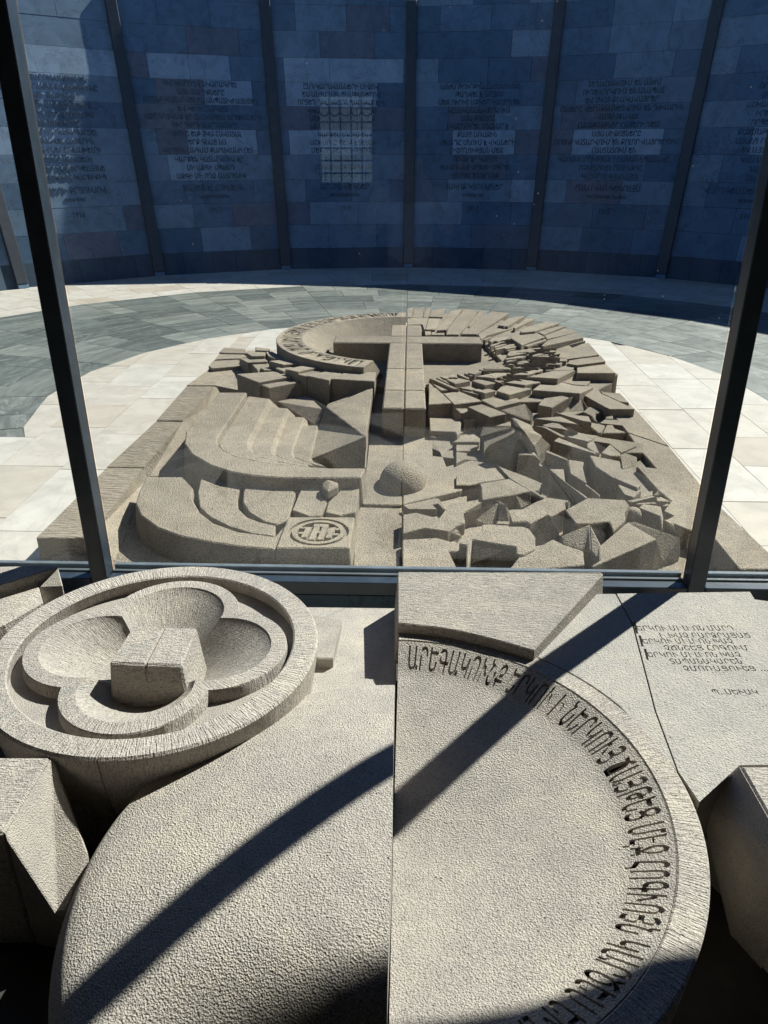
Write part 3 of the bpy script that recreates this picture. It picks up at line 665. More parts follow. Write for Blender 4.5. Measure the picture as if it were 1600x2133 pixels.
# right fan of blades around the halo: (points, level, tilt)
for pts, z, t in (([(-15, 90), (80, 52), (50, 200), (-15, 205)], .2, 0), ([(92, 82), (228, 55), (187, 210), (60, 205)], .19, 0), ([(252, 70), (325, 65), (265, 195), (205, 208)], .19, 0),
                  ([(332, 108), (530, 65), (478, 200), (292, 195)], .2, 0), ([(-15, 207), (285, 203), (242, 372), (225, 372), (200, 300), (-15, 305)], .2, 0), ([(290, 205), (478, 203), (378, 375), (245, 372)], .2, 0),
                  ([(590, 115), (765, 80), (530, 380), (400, 385)], .2, 0), ([(785, 82), (985, 95), (815, 320), (700, 445), (520, 445), (545, 370)], .2, 0), ([(1000, 98), (1040, 100), (1052, 150), (850, 340), (830, 330)], .19, 0),
                  ([(1050, 172), (1170, 115), (1410, 140), (1160, 303), (955, 440), (720, 440), (840, 365)], .215, .01), ([(1245, 315), (1400, 212), (1610, 185), (1385, 330)], .205, .02),
                  ([(970, 440), (1150, 315), (1455, 352), (1090, 455), (1010, 510)], .205, .02), ([(230, 375), (320, 380), (320, 445), (240, 450)], .19, 0), ([(325, 385), (520, 390), (500, 445), (320, 445)], .185, 0),
                  ([(1040, 515), (1150, 465), (1155, 478), (1075, 512)], .22, 0), ([(1110, 520), (1310, 465), (1420, 485), (1250, 540), (1200, 530), (1150, 545)], .22, 0),
                  ([(1130, 592), (1420, 500), (1425, 512), (1150, 604)], .22, 0), ([(1190, 612), (1430, 535), (1440, 552), (1205, 622)], .22, 0), ([(1205, 640), (1400, 580), (1480, 570), (1490, 590), (1215, 652)], .225, 0)):
    T(BL, d1, pts, z + random.uniform(-.006, .006), .05, t * 1.6 + .014)
for pts, z, t in (([(-10, 250), (120, 120), (270, 103), (50, 240)], .2, .02), ([(110, 258), (285, 140), (400, 135), (350, 165), (140, 265)], .205, .02), ([(205, 300), (330, 235), (550, 178), (720, 195), (400, 303), (220, 320)], .215, .02),
                  ([(420, 312), (730, 232), (803, 228), (505, 350)], .205, .02), ([(515, 360), (780, 265), (910, 285), (905, 320), (545, 405)], .2, .02), ([(555, 420), (920, 322), (1030, 385), (500, 498), (470, 490)], .21, .03),
                  ([(480, 522), (1040, 418), (1053, 422), (660, 520)], .19, .0), ([(725, 572), (1000, 462), (1090, 450), (1230, 602), (1100, 622), (800, 660), (690, 640)], .19, .02),
                  ([(825, 680), (1130, 628), (1240, 610), (1310, 690), (930, 740), (820, 722)], .2, .025), ([(930, 770), (1310, 722), (1442, 838), (930, 838)], .215, .03),
                  ([(80, 390), (200, 320), (400, 308), (530, 375), (222, 482)], .235, .025), ([(250, 492), (540, 400), (552, 418), (300, 502)], .23, 0), ([(0, 520), (220, 482), (228, 492), (20, 530)], .22, 0), ([(20, 545), (260, 490), (290, 500), (50, 555)], .21, 0),
                  ([(30, 605), (70, 560), (480, 508), (500, 542), (60, 622)], .215, .01), ([(362, 612), (660, 530), (672, 558), (352, 628)], .22, .01), ([(350, 640), (570, 590), (585, 632), (530, 648)], .215, .0), ([(585, 605), (710, 573), (722, 590), (590, 612)], .21, 0),
                  ([(10, 650), (320, 600), (325, 612), (230, 640), (20, 665)], .22, 0), ([(20, 690), (200, 640), (210, 655), (40, 700)], .21, 0), ([(45, 730), (325, 658), (345, 690), (240, 722)], .21, .01), ([(545, 690), (660, 622), (815, 662), (800, 685)], .205, .01),
                  ([(100, 775), (480, 715), (540, 700), (490, 775)], .215, .01), ([(492, 722), (700, 712), (752, 700), (722, 730)], .215, .0), ([(512, 805), (880, 740), (930, 750), (870, 800)], .21, .01),
                  ([(110, 858), (500, 778), (505, 805), (300, 862)], .23, .01), ([(310, 888), (620, 810), (922, 800), (690, 912)], .24, .01), ([(0, 960), (450, 930), (472, 960), (270, 990)], .225, .01),
                  ([(740, 952), (860, 895), (1172, 893), (1050, 1000), (900, 990)], .2, .02), ([(350, 1058), (480, 962), (800, 958), (1160, 1020), (980, 1102), (500, 1068)], .215, .02), ([(0, 1000), (330, 1035), (362, 1050), (110, 1110), (0, 1110)], .215, .02)):
    T(BL, d2, pts, z + random.uniform(-.006, .006), .05, t * 1.6 + .014)
T('rubble_block', d2, [(1165, 900, .2), (1442, 842, .215), (1192, 958, .19), (1185, 1015, .15)], zb=.05)
T('rubble_block', d2, [(1195, 960, .19), (1446, 846, .215), (1460, 860, .21), (1230, 1000, .16)], zb=.0)
# fine slats standing close round the bowl of the halo
rr = random.Random(5)
for ri, r1, st, z0 in ((.84, 1.02, 4.4, .205), (.99, 1.2, 3.9, .222)):
    a = 64.0
    while a < 146:
        wdt = st * rr.uniform(.5, .72); q0, q1 = ri + rr.uniform(-.01, .05), r1 + rr.uniform(-.08, .05); z = z0 + rr.uniform(-.012, .016)
        prism('feather_slat', [hp(q0, a, z - .012), hp(q1, a, z - .008), hp(q1, a + wdt, z + .012), hp(q0, a + wdt, z + .006)], .05, MR, rel, .002)
        a += st * rr.uniform(.85, 1.2)
# blades right of the shaft
for pts, z, t in (([(150, 550), (480, 525), (250, 310), (160, 330)], .2, .0), ([(350, 390), (580, 360), (870, 480), (895, 500), (510, 545), (480, 525)], .205, .0), ([(185, 240), (420, 345), (320, 350)], .2, 0), ([(155, 180), (250, 188), (585, 335), (490, 330), (240, 215)], .21, 0),
                  ([(250, 172), (310, 163), (560, 310), (520, 300)], .21, 0), ([(310, 158), (400, 150), (440, 182), (380, 186)], .21, 0), ([(390, 200), (570, 180), (740, 215), (520, 258)], .22, .01), ([(455, 140), (540, 140), (560, 168), (430, 165)], .22, 0),
                  ([(540, 120), (590, 125), (720, 180), (690, 186)], .22, 0), ([(640, 110), (790, 120), (800, 145), (730, 148)], .22, 0), ([(745, 215), (900, 185), (1212, 220), (930, 278)], .235, .01), ([(600, 350), (760, 348), (872, 398), (850, 412)], .2, 0),
                  ([(762, 345), (920, 310), (1092, 352), (930, 388)], .22, .01), ([(570, 312), (720, 290), (832, 335), (740, 345)], .205, 0), ([(1090, 358), (1150, 300), (1250, 270), (1592, 325), (1270, 412)], .235, .01),
                  ([(1212, 240), (1420, 195), (1610, 205), (1610, 250), (1490, 278)], .23, .01), ([(870, 482), (1080, 435), (1400, 460), (1445, 500), (1080, 588)], .215, .01), ([(690, 110), (840, 75), (900, 85), (790, 125)], .225, 0),
                  ([(840, 60), (1180, 60), (1200, 72), (900, 72)], .225, 0), ([(900, 38), (1240, 28), (1300, 45), (1280, 55), (930, 50)], .23, 0), ([(800, 155), (1090, 105), (1310, 108), (1070, 180)], .235, .01)):
    T(BL, d3, pts, z + random.uniform(-.006, .006), .05, t * 1.6 + .014)
T('rubble_block', d3, [(690, 580), (890, 540), (1232, 672), (1000, 720)], .23)
T('rubble_block', d3, [(520, 600), (680, 600), (755, 645), (745, 665), (590, 665)], .2)
T('rubble_block', d3, [(590, 667, .19), (745, 667, .19), (700, 765, .12), (605, 795, .11)])
T('rubble_block', d3, [(165, 730), (500, 745), (605, 790), (590, 930), (550, 972), (520, 925), (175, 910)], .16, .05, .02)
T('rubble_block', d3, [(640, 760, .2), (800, 740, .2), (825, 850, .14), (760, 950, .11), (700, 920, .13)])
T('rubble_block', d3, [(1150, 620, .21), (1490, 530, .225), (1610, 690, .18), (1570, 780, .15), (1250, 775, .15)])
T('rubble_block', d3, [(1080, 842), (1290, 775), (1302, 850)], .19)
T('rubble_block', d3, [(160, 985, .14), (500, 1000, .13), (560, 1020, .13), (480, 1067, .11), (180, 1067, .11)])
T('rubble_block', d3, [(480, 1067), (640, 980), (780, 955), (865, 1010), (855, 1067)], .16)
# broken masses upper right
for pts, z, t in (([(250, 388, .2), (420, 422, .2), (650, 290, .225), (560, 268, .22), (330, 300, .21)], 0, 0), ([(425, 428, .2), (655, 292, .225), (785, 243, .22), (897, 432, .16), (850, 470, .14), (700, 515, .14), (450, 490, .14)], 0, 0),
                  ([(802, 240), (985, 158), (1020, 180), (1060, 240), (1300, 350), (1490, 440), (1170, 440), (1110, 412)], .2, 0), ([(1040, 195), (1100, 225), (1300, 235), (1420, 360), (1300, 345), (1080, 245)], .195, 0),
                  ([(190, 560), (540, 533), (780, 640), (500, 600)], .22, 0), ([(450, 478), (760, 520), (900, 530), (940, 610), (820, 592)], .215, 0), ([(300, 640), (485, 603), (655, 717), (530, 692), (350, 668)], .21, 0),
                  ([(835, 595), (940, 612), (1112, 650), (1062, 742), (1022, 742)], .17, 0), ([(1130, 645), (1200, 630), (1240, 690), (1395, 742), (1080, 748)], .165, 0), ([(900, 412), (1090, 430), (1100, 462), (990, 500), (990, 560), (1030, 622), (970, 580), (940, 530), (830, 478)], .165, 0),
                  ([(1040, 620), (1112, 570), (1290, 580), (1400, 742), (1330, 650), (1240, 640)], .17, 0), ([(1115, 540), (1210, 520), (1215, 570), (1120, 565)], .175, 0), ([(170, 650), (350, 668), (600, 790), (550, 800), (330, 680)], .21, 0),
                  ([(600, 760), (670, 720), (900, 765), (1020, 780), (960, 830), (880, 855), (600, 790)], .16, 0), ([(445, 850), (510, 803), (990, 1000), (985, 1015)], .225, 0), ([(905, 860), (960, 835), (1030, 985), (1045, 1005), (990, 1000), (880, 930), (880, 880)], .19, 0),
                  ([(960, 835), (1000, 790), (1600, 880), (1600, 1000), (1300, 1000), (1160, 885)], .16, 0), ([(1060, 1000), (1170, 890), (1310, 1010), (1300, 1040), (1180, 1040)], .17, 0), ([(500, 605, .2), (790, 650, .19), (1020, 742, .15), (660, 715, .15)], 0, 0)):
    T('rubble_block', d4, pts, z or .2, .05, t)
def ball(cr, x, y, rp, z):
    q = cr(x, y); p = at(q[0], q[1], z); r = rp * (p - EYE).dot(FW) / FPX
    L = [[Vector((p.x + r * math.cos(a) * math.sin(t), p.y + r * math.cos(a) * math.cos(t), p.z + r * math.sin(a))) for t in [2 * math.pi * i / 20 for i in range(20)]] for a in [math.pi * (j / 10 - .5) for j in range(1, 10)]]
    return loops('stone_ball', L, MR, rel, cap0=True, cap1=True, smooth=70)
ball(d4, 240, 725, 6, .17); ball(d4, 575, 735, 6, .17); ball(e3, 1060, 412, 18, .17)
# the clenched hand and the bars beside it
for pts in ([(300, 155, .25), (640, 155, .27), (275, 225, .22), (268, 262, .21)], [(305, 275, .2), (640, 170, .25), (695, 190, .26), (370, 350, .2), (330, 400, .17), (308, 440, .16)],
            [(365, 352, .21), (725, 190, .31), (612, 455, .2), (492, 320, .23)], [(725, 192, .31), (727, 280, .26), (690, 400, .2), (628, 550, .11), (614, 455, .2)], [(735, 190, .31), (852, 352, .24), (727, 280, .26)],
            [(852, 355, .24), (727, 283, .26), (692, 402, .2), (835, 386, .21), (866, 405, .22)], [(690, 402, .2), (836, 387, .21), (932, 520, .18), (880, 470, .2), (690, 460, .2)],
            [(740, 186, .31), (870, 196, .28), (960, 252, .26), (868, 358, .24), (852, 350, .24)], [(870, 362, .24), (960, 268, .25), (1052, 352, .19), (912, 480, .17)], [(615, 42, .25), (650, 50, .26), (830, 130, .26), (870, 194, .27), (742, 184, .3), (650, 150, .26)]):
    T('hand_facet', e1, pts, zb=.05)
for pts, z in (([(1005, 410), (1243, 515), (1236, 526), (990, 432)], .21), ([(1030, 622), (1195, 620), (1215, 762), (1462, 930), (1432, 942)], .215), ([(1245, 515), (1420, 540), (1408, 600), (1452, 776), (1430, 772), (1270, 672)], .19),
               ([(1275, 690), (1440, 778), (1600, 902), (1600, 925), (1500, 850)], .18), ([(950, 572), (1150, 605), (1150, 615), (1020, 605)], .15), ([(0, 690), (260, 622), (460, 602), (600, 720), (260, 772), (150, 800), (0, 800)], .135),
               ([(460, 580), (560, 620), (800, 710), (962, 780), (912, 853), (880, 860), (985, 935), (950, 940), (600, 728)], .15), ([(260, 782), (590, 727), (835, 862), (650, 905), (410, 940), (290, 962), (280, 830)], .165),
               ([(655, 905, .165), (835, 865, .165), (835, 990, .11), (720, 1060, .1)], .16), ([(0, 430), (120, 440), (110, 500), (0, 555)], .14), ([(0, 345), (240, 350), (240, 385), (130, 420), (0, 420)], .145), ([(1480, 460), (1600, 490), (1600, 630), (1550, 590)], .21)):
    T('rubble_block', e1, pts, z, .05)
# front rubble
for pts, z in (([(50, 168), (420, 86), (450, 92), (522, 210), (500, 213), (440, 150), (380, 162), (430, 213), (110, 213)], .135), ([(50, 480), (50, 272), (200, 250), (450, 315), (570, 145), (930, 130), (722, 250), (742, 362), (642, 400), (552, 460), (280, 420)], .16),
               ([(722, 252, .18), (1110, 140, .18), (1100, 330, .11), (1020, 392, .1), (920, 402, .1), (800, 312, .14)], 0), ([(1050, 95, .18), (1190, 155, .18), (1250, 262, .14), (1220, 332, .12), (1103, 330, .12), (1118, 143, .18)], 0),
               ([(45, 550), (430, 530), (650, 592), (752, 610), (750, 690), (560, 680), (662, 895), (45, 895)], .14), ([(672, 592), (780, 492), (920, 460), (930, 380), (1430, 400), (1520, 522), (1522, 650), (1392, 720), (1312, 710), (1312, 630), (820, 550), (782, 870), (752, 880), (762, 612)], .19),
               ([(828, 556, .18), (1310, 634, .18), (1308, 712, .12), (1140, 695, .11), (790, 835, .1)], 0), ([(555, 462, .155), (640, 402, .155), (715, 532, .1), (660, 597, .1), (577, 562, .1)], 0), ([(1090, 345), (1420, 355), (1425, 395), (1090, 375)], .14)):
    T('rubble_block', e2, pts, z or .2, .05)
for pts, z in (([(15, 785), (320, 632), (420, 682), (600, 742), (612, 870), (70, 925), (-120, 940), (-60, 880)], .18), ([(390, 602, .18), (660, 490, .23), (672, 740, .18), (602, 740, .16), (422, 682, .16)], 0), ([(662, 490, .23), (762, 680, .2), (737, 830, .17), (673, 740, .18)], 0),
               ([(667, 490, .23), (840, 470, .22), (885, 577, .16), (766, 672, .13)], 0), ([(742, 702), (1010, 475), (1282, 632), (690, 890), (672, 880), (752, 830)], .23), ([(1012, 473, .23), (1080, 465, .23), (1500, 617, .16), (1497, 770, .09), (1340, 842, .08), (1280, 636, .22)], 0),
               ([(110, 490, .2), (265, 405, .22), (387, 590, .13), (290, 672, .1), (160, 692, .1), (130, 562, .15)], 0), ([(0, 372), (150, 290), (270, 245), (470, 275), (430, 290), (440, 352), (300, 428), (265, 403), (110, 488), (70, 470), (-60, 470), (-80, 410)], .21),
               ([(430, 292, .21), (470, 277, .21), (490, 332, .13), (440, 352, .16)], 0), ([(430, 362), (640, 250), (990, 270), (1030, 320), (985, 382), (990, 460), (880, 560), (840, 468), (650, 488), (535, 488)], .225),
               ([(1112, 342), (1150, 305), (1320, 330), (1342, 432), (1332, 540), (1312, 422)], .2), ([(1340, 442, .18), (1440, 482, .13), (1565, 562, .11), (1530, 640, .09), (1500, 622, .09), (1332, 540, .11)], 0),
               ([(1000, 280), (1240, 230), (1272, 240), (1060, 292)], .19), ([(1070, 300), (1270, 290), (1282, 304), (1110, 312)], .18), ([(920, 132), (960, 115), (1142, 180), (1062, 245), (985, 222)], .2), ([(880, 52), (892, 46), (1130, 130), (1130, 142)], .19),
               ([(1030, 250), (1110, 215), (1245, 185), (1240, 228), (1060, 270)], .16), ([(1245, 225, .17), (1290, 185, .17), (1350, 215, .15), (1300, 225, .15)], 0), ([(1275, 240, .17), (1320, 240, .15), (1415, 287, .15), (1280, 280, .15)], 0), ([(1290, 300, .16), (1380, 300, .15), (1405, 325, .15), (1330, 330, .14)], 0)):
    T('rubble_block', e3, pts, z or .2, .05)
for pts, z in (([(245, 1215), (445, 1255), (450, 1325), (577, 1412), (560, 1432), (390, 1360), (285, 1290)], .215), ([(442, 1210, .16), (560, 1165, .16), (553, 1285, .12), (462, 1310, .12)], 0), ([(260, 1122), (290, 1090), (555, 1155), (450, 1200), (372, 1140)], .17), ([(545, 1285, .13), (690, 1440, .14), (580, 1410, .1), (470, 1320, .12)], 0)):
    T('rubble_block', c6, pts, z or .2, .05)

# ================================================================== foreground relief
fore = empty('entrance_relief', (0, 1.4, 0), 'pale stone relief before the glass with flower disc, smooth mound and lettered bowl', 'sculpture')
def Fg(name, pts, z, zb=.0, mat='grain_fine', bevel=.006, flare=0.0): return traced(name, px, pts, z, M[mat], fore, zb, 0.0, bevel, flare)
BC = Vector((0, 1.345, 0)); BR, BI = .688, .622
def bp(r, a, z): return Vector((BC.x + r * math.sin(R(a)), BC.y + r * math.cos(R(a)), z))
# bowl: right half
def zb_(r):
    q = r / BI
    return .168 + .100 * q ** .95 if q < .84 else .168 + .100 * .84 ** .95 + (q - .84) / .16 * (.2985 - .168 - .100 * .84 ** .95)
NA = 84
aa = [0.25 + 179.5 * i / NA for i in range(NA + 1)]
rs = [.002] + [BI * .84 * i / 20 for i in range(1, 21)] + [BI * (.84 + .16 * i / 8) for i in range(1, 9)]
L = [[bp(r, a, zb_(r)) for a in aa] for r in rs]
L = [[bp(.002, a, .02) for a in aa]] + L + [[bp(BI + .0005, a, .02) for a in aa]]
bowl = sweep('bowl', L, M['grain'], fore, 50)
tx = glyphs('ԱՐԵԳԱԿՈՒՆՔ ԵՐԿՈՒ Ի ՆԵՐԿՈՒՅ ՃԱՅԹԵՑ ՄԷՋ ՀՈԳՒՈՅՆ ԿԱՐԾԵՍ ԵՒ ԼՈՒՍՈՅ ԱՅՆ', .101, .0095, 'LEFT', 1.04, 3, .0018)
w = max(v.co.x for v in tx.vertices)
bend(tx, .536, 3.0, BC.x, BC.y, lambda r: zb_(r) + .0025, (R(176) * .573) / w)
carve(bowl, tx)
for p_ in bowl.data.polygons: p_.use_smooth = True
bowl.data.set_sharp_from_angle(angle=R(32))
ro = [[bp(r, a, z) for a in aa] for r, z in ((BI + .001, .03), (BI + .001, .296), (BI + .005, .301), (BR - .005, .301), (BR, .296), (BR - .012, .15), (BR - .05, .0))]
sweep('bowl_rim', ro, M['comb_ring'], fore, 35)
# mound: left half, stands higher than the bowl
EC = Vector((0, 1.15, 0)); ER = .69
def ep(q, a, z): return Vector((EC.x + ER * q * math.sin(R(a)), EC.y + ER * q * math.cos(R(a)), z))
ea = [180.3 + 179.2 * i / 60 for i in range(61)]
qs = [.003] + [i / 16 for i in range(1, 16)] + [.965, .985, .996]
def ez(q, a):
    p = ep(q, a, 0); f = min(1, max(0, (p.x + .5) / .25)); z = .374 - .125 * q * q - (0 if q < .95 else (q - .95) * 1.1)
    return max(.08, z - 4 * f * max(0, .95 - p.y) ** 2)
L = [[ep(q, a, ez(q, a)) for a in ea] for q in qs]
L = [[ep(.003, a, .0) for a in ea]] + L + [[ep(1.0, a, min(.19, ez(.99, a) - .03)) for a in ea], [ep(.93, a, .0) for a in ea]]
mo = sweep('mound', L, M['grain'], fore, 50)
# flower disc
DC = Vector((-.70, 1.84, 0)); DR = .468; DZ = .36
NS = 192
th = [2 * math.pi * i / NS for i in range(NS)]
def dpnt(r, t, z): return Vector((DC.x + r * math.sin(t), DC.y + r * math.cos(t), z))
def quad(t, d, a):
    best = 0
    for k in range(4):
        D = (t - k * math.pi / 2 + math.pi) % (2 * math.pi) - math.pi
        s = a * a - d * d * math.sin(D) ** 2
        if s > 0 and abs(D) < 1.2: best = max(best, d * math.cos(D) + math.sqrt(s))
    return best
Qo = [quad(t, .177, .201) for t in th]; Qi = [quad(t, .177, .153) for t in th]
rprof = ((.416, .26), (.401, .325), (.396, .356), (.401, .36), (DR - .006, .36), (DR, .353), (DR - .004, .31), (DR - .03, .15), (DR - .05, 0.0), (.33, 0.0), (.33, .18))
for a0 in (0, 180):
    sweep('disc_rim', [[dpnt(r, R(a0 + .22 + 179.56 * k / 96), z) for k in range(97)] for r, z in rprof], M['comb_disc'], fore, 32)
loops('disc_moat', [[dpnt(r, t, z) for t in th[::3]] for r, z in ((.415, .12), (.415, .315), (.28, .315), (.25, .12))], M['grain_fine'], fore)
fl = [[dpnt(Qo[i] + .006, th[i], .29) for i in range(NS)], [dpnt(Qo[i], th[i], .35) for i in range(NS)], [dpnt(Qo[i] - .003, th[i], .354) for i in range(NS)], [dpnt(Qi[i] + .003, th[i], .354) for i in range(NS)], [dpnt(Qi[i], th[i], .35) for i in range(NS)]]
for f, z in ((.9, .334), (.7, .298), (.5, .262), (.3, .226), (.15, .206), (.02, .2)):
    fl.append([dpnt(Qi[i] * f, th[i], z) for i in range(NS)])
loops('flower', fl, M['comb_disc'], fore, cap1=True, smooth=30)
Q = [at(x, y, .40) for x, y in ((228, 1380), (378, 1386), (410, 1306), (278, 1302))]
sm = lambda a, b: a * .5 + b * .5
for A, B, C_, D in ((Q[0], sm(Q[0], Q[1]) + Vector((-.0015, 0, 0)), sm(Q[3], Q[2]) + Vector((-.0015, 0, 0)), Q[3]), (sm(Q[0], Q[1]) + Vector((.0015, 0, 0)), Q[1], Q[2], sm(Q[3], Q[2]) + Vector((.0015, 0, 0)))):
    prism('flower_block', [A, B, C_, D], .18, M['comb'], fore, .006, .12)
# wedge block over the bowl
arc = [(1105, 1352), (1050, 1336), (1000, 1323), (950, 1312), (900, 1304), (829, 1297)]
traced('wedge_block', px, [(829, 1190, .355), (1252, 1191, .355), (1257, 1195, .352), (1112, 1354, .336)] + [(x, y, .336) for x, y in arc], 0, M['comb'], fore, .2, 0, .006, .1)
# lettered panel, two stones
oarc = [bp(BR + .003, a, .3) for a in range(22, 64, 3)]
L1 = [at(1190, 1236, .298), at(1282, 1236, .298), at(1317, 1300, .298), at(1364, 1480, .298), at(1411, 1607, .298)]
s1 = [p for p in oarc if p.x < L1[-1].x - .004]
prism('panel_stone', [Vector((p.x, p.y, .298)) for p in L1 + s1[::-1]], .0, M['panel'], fore, .002)
L2 = [at(x, y, .3) for x, y in ((1414, 1607), (1367, 1480), (1320, 1300), (1285, 1236), (1562, 1232), (1572, 1248), (1700, 1266), (1700, 1592), (1541, 1593), (1457, 1670))]
ps = prism('panel_stone', [Vector((p.x, p.y, .3)) for p in L2], .0, M['panel'], fore, 0.0)
parts = []
e_x = (at(1530, 1305, .3) - at(1330, 1305, .3)); 
def panel_line(s, x, y, x1, y1, hpx):
    a = at(x, y, .3); b = at(x1, y1, .3); h = (at(x, y - hpx, .3) - a).length
    me = glyphs(s, h / .714, .007, 'LEFT', 1.05, 2, .0006)
    wd = max(v.co.x for v in me.vertices); ex = (b - a) / wd; ey = Vector((-ex.y, ex.x, 0)).normalized()
    for v in me.vertices: v.co = Vector((a.x, a.y, .3 + v.co.z)) + ex * v.co.x + ey * v.co.y
    return me
cutb = bmesh.new()
for args in (('ԵՐԿՈՒ ՄԻԼԻՈՆ ՄԱՐԴ', 1328, 1313, 1532, 1313, 10), ('Ի ԽԱՉ ԲԱՐՁՐԱՑԱԾ', 1376, 1328, 1566, 1328, 10), ('ԵՐԿՈՒ ՄԻԼԻՈՆ ԽԱՉ', 1340, 1340, 1530, 1340, 10), ('ՉՃՆՇԵՑ ՀՈԳՈՒՄ', 1386, 1354, 1562, 1354, 10),
             ('ԵՐԿՈՒ ՄԻԼԻՈՆ ԽԱՉ', 1350, 1368, 1546, 1368, 10), ('ՏԱՊԱՆԱԿԱՐԵՆ', 1398, 1382, 1548, 1382, 10), ('ՉՄՈՌԱՑՈՒԵՑ ․․․', 1426, 1397, 1602, 1397, 10), ('Պ․ ՍԵՒԱԿ', 1486, 1446, 1582, 1446, 10)):
    me = panel_line(*args); bmx = bmesh.new(); bmx.from_mesh(me); 
    tmp = bpy.data.meshes.new('t'); bmx.to_mesh(tmp); bmx.free(); cutb.from_mesh(tmp); bpy.data.meshes.remove(tmp); bpy.data.meshes.remove(me)
for x, y in ((1326, 1316), (1337, 1343), (1348, 1371)):       # tall initial strokes
    p0 = at(x - 7, y - 20, .3); p1 = at(x - 2, y - 20, .3); p2 = at(x + 4, y + 3, .3); p3 = at(x - 1, y + 3, .3)
    vs_ = [cutb.verts.new((p.x, p.y, z)) for z in (.293, .307) for p in (p0, p1, p2, p3)]
    for f in ((3, 2, 1, 0), (4, 5, 6, 7), (0, 1, 5, 4), (1, 2, 6, 5), (2, 3, 7, 6), (3, 0, 4, 7)): cutb.faces.new([vs_[i] for i in f])
bmesh.ops.recalc_face_normals(cutb, faces=cutb.faces)
cm = bpy.data.meshes.new('cut'); cutb.to_mesh(cm); cutb.free(); carve(ps, cm)
# corner stones right and left, mirrored about the seam
Fg('corner_stone', [(1543, 1594), (1720, 1594), (1760, 1900), (1660, 1800)], .331, 0, 'comb')
traced('sloping_stone', px, [(1541, 1595, .328), (1457, 1672, .2), (1505, 1850, .02), (1522, 1945, .0), (1657, 1799, .328)], 0, M['grain_fine'], fore, -.02, 0, .003)
Fg('corner_stone', [(-120, 1575), (104, 1575), (7, 1735), (-120, 1735)], .351, 0, 'comb')
traced('sloping_stone', px, [(106, 1576, .35), (116, 1592, .335), (183, 1775, .19), (140, 1900, .12), (118, 1905, .12), (8, 1737, .35)], 0, M['grain_fine'], fore, 0, 0, .004)
# block at the upper left
traced('ridge_stone', px, [(-90, 1181), (117, 1177), (120, 1181), (0, 1217), (-90, 1246)], .34, M['comb'], fore, .1, 0, .004)
traced('ridge_stone', px, [(81, 1222, .3), (90, 1255, .28), (10, 1300, .29), (-90, 1345, .29), (-90, 1276, .3), (0, 1247, .3)], 0, M['comb'], fore, .1, 0, .003)
traced('ridge_stone', px, [(121, 1182, .339), (131, 1220, .3), (92, 1257, .25), (82, 1222, .3)], 0, M['grain_fine'], fore, .1, 0, .003)
# small stones between disc and seam
Fg('step_stone', [(640, 1277), (712, 1290), (693, 1371), (660, 1371)], .235, .1, 'grain_fine', .004)
Fg('floor_stone', [(500, 1262), (827, 1266), (824, 1480), (560, 1480)], .198, .0, 'grain_fine', .002)
# ================================================================== glass screen
scr = empty('glass_screen', (0, 2.3, 0), 'tall glass screen with anthracite mullions and low sill rail standing across the relief', 'glass screen')
YG = 2.43
MX = [-3.29, -1.108, 1.071, 3.25]
H1 = 2.80
for x in MX:
    m_ = box('mullion', (x - .03, YG, .16), (x + .03, YG + .062, H1), M['frame'], scr, .003)
    box('gasket', (x - .022, YG + .0625, .2), (x + .022, YG + .088, H1), M['gasket'], m_, .002)
for a, b in zip(MX, MX[1:]):
    r_ = box('sill_rail', (a + .0325, YG + .0005, .178), (b - .0325, YG + .05, .231), M['frame'], scr, .003)
    box('glazing_bead', (a + .033, YG + .0505, .185), (b - .033, YG + .066, .238), M['alu'], r_, .002)
    box('glazing_bead', (a + .033, YG + .077, .185), (b - .033, YG + .098, .25), M['alu'], r_, .002)
for a, b in ((MX[0], MX[1]), (MX[1], -.0005), (.0015, MX[2]), (MX[2], MX[3])):
    e0 = .034 if a in MX else 0; e1_ = .034 if b in MX else 0
    box('glass_pane', (a + e0, YG + .0665, .222), (b - e1_, YG + .0765, H1 - .002), M['glass'], scr, 0.0)
box('curb', (-3.3, YG + .004, 0.0), (3.3, YG + .11, .174), M['plinth'], scr, .002)

# ================================================================== the room the picture is taken from
room = empty('entrance_room', (0, -1, 0), 'dark plastered room behind the camera with a barred window', 'building')
tag(box('room_floor', (-4.2, -3.6, -.12), (4.2, 2.54, -.002), M['room_floor'], None, 0), kind='structure')
box('header_beam', (-4.2, YG - .03, H1), (4.2, YG + .1, 2.895), M['frame'], room, .004)
prism('ceiling', [Vector((x, y, 3.1)) for x, y in ((-4.4, -3.6), (4.4, -3.6), (4.4, 3.2), (1.0, 2.635), (-4.4, 2.56))], 2.9, M['room'], room, 0)  # unseen front edge bent outward to shape the shadow across bowl and mound
for s in (-1, 1): box('side_wall', (s * 4.2 - .12, -3.6, -.1), (s * 4.2 + .12, YG + .09, 2.895), M['room'], room, 0)
YB = -3.3
wins = [(-.88, -.36, 1.36, 2.16)]
xs = [-4.05, -.88, -.36, 4.05]
for i in (0, 2): box('back_wall', (xs[i], YB - .2, -.1), (xs[i + 1], YB, 2.895), M['room'], room, 0)
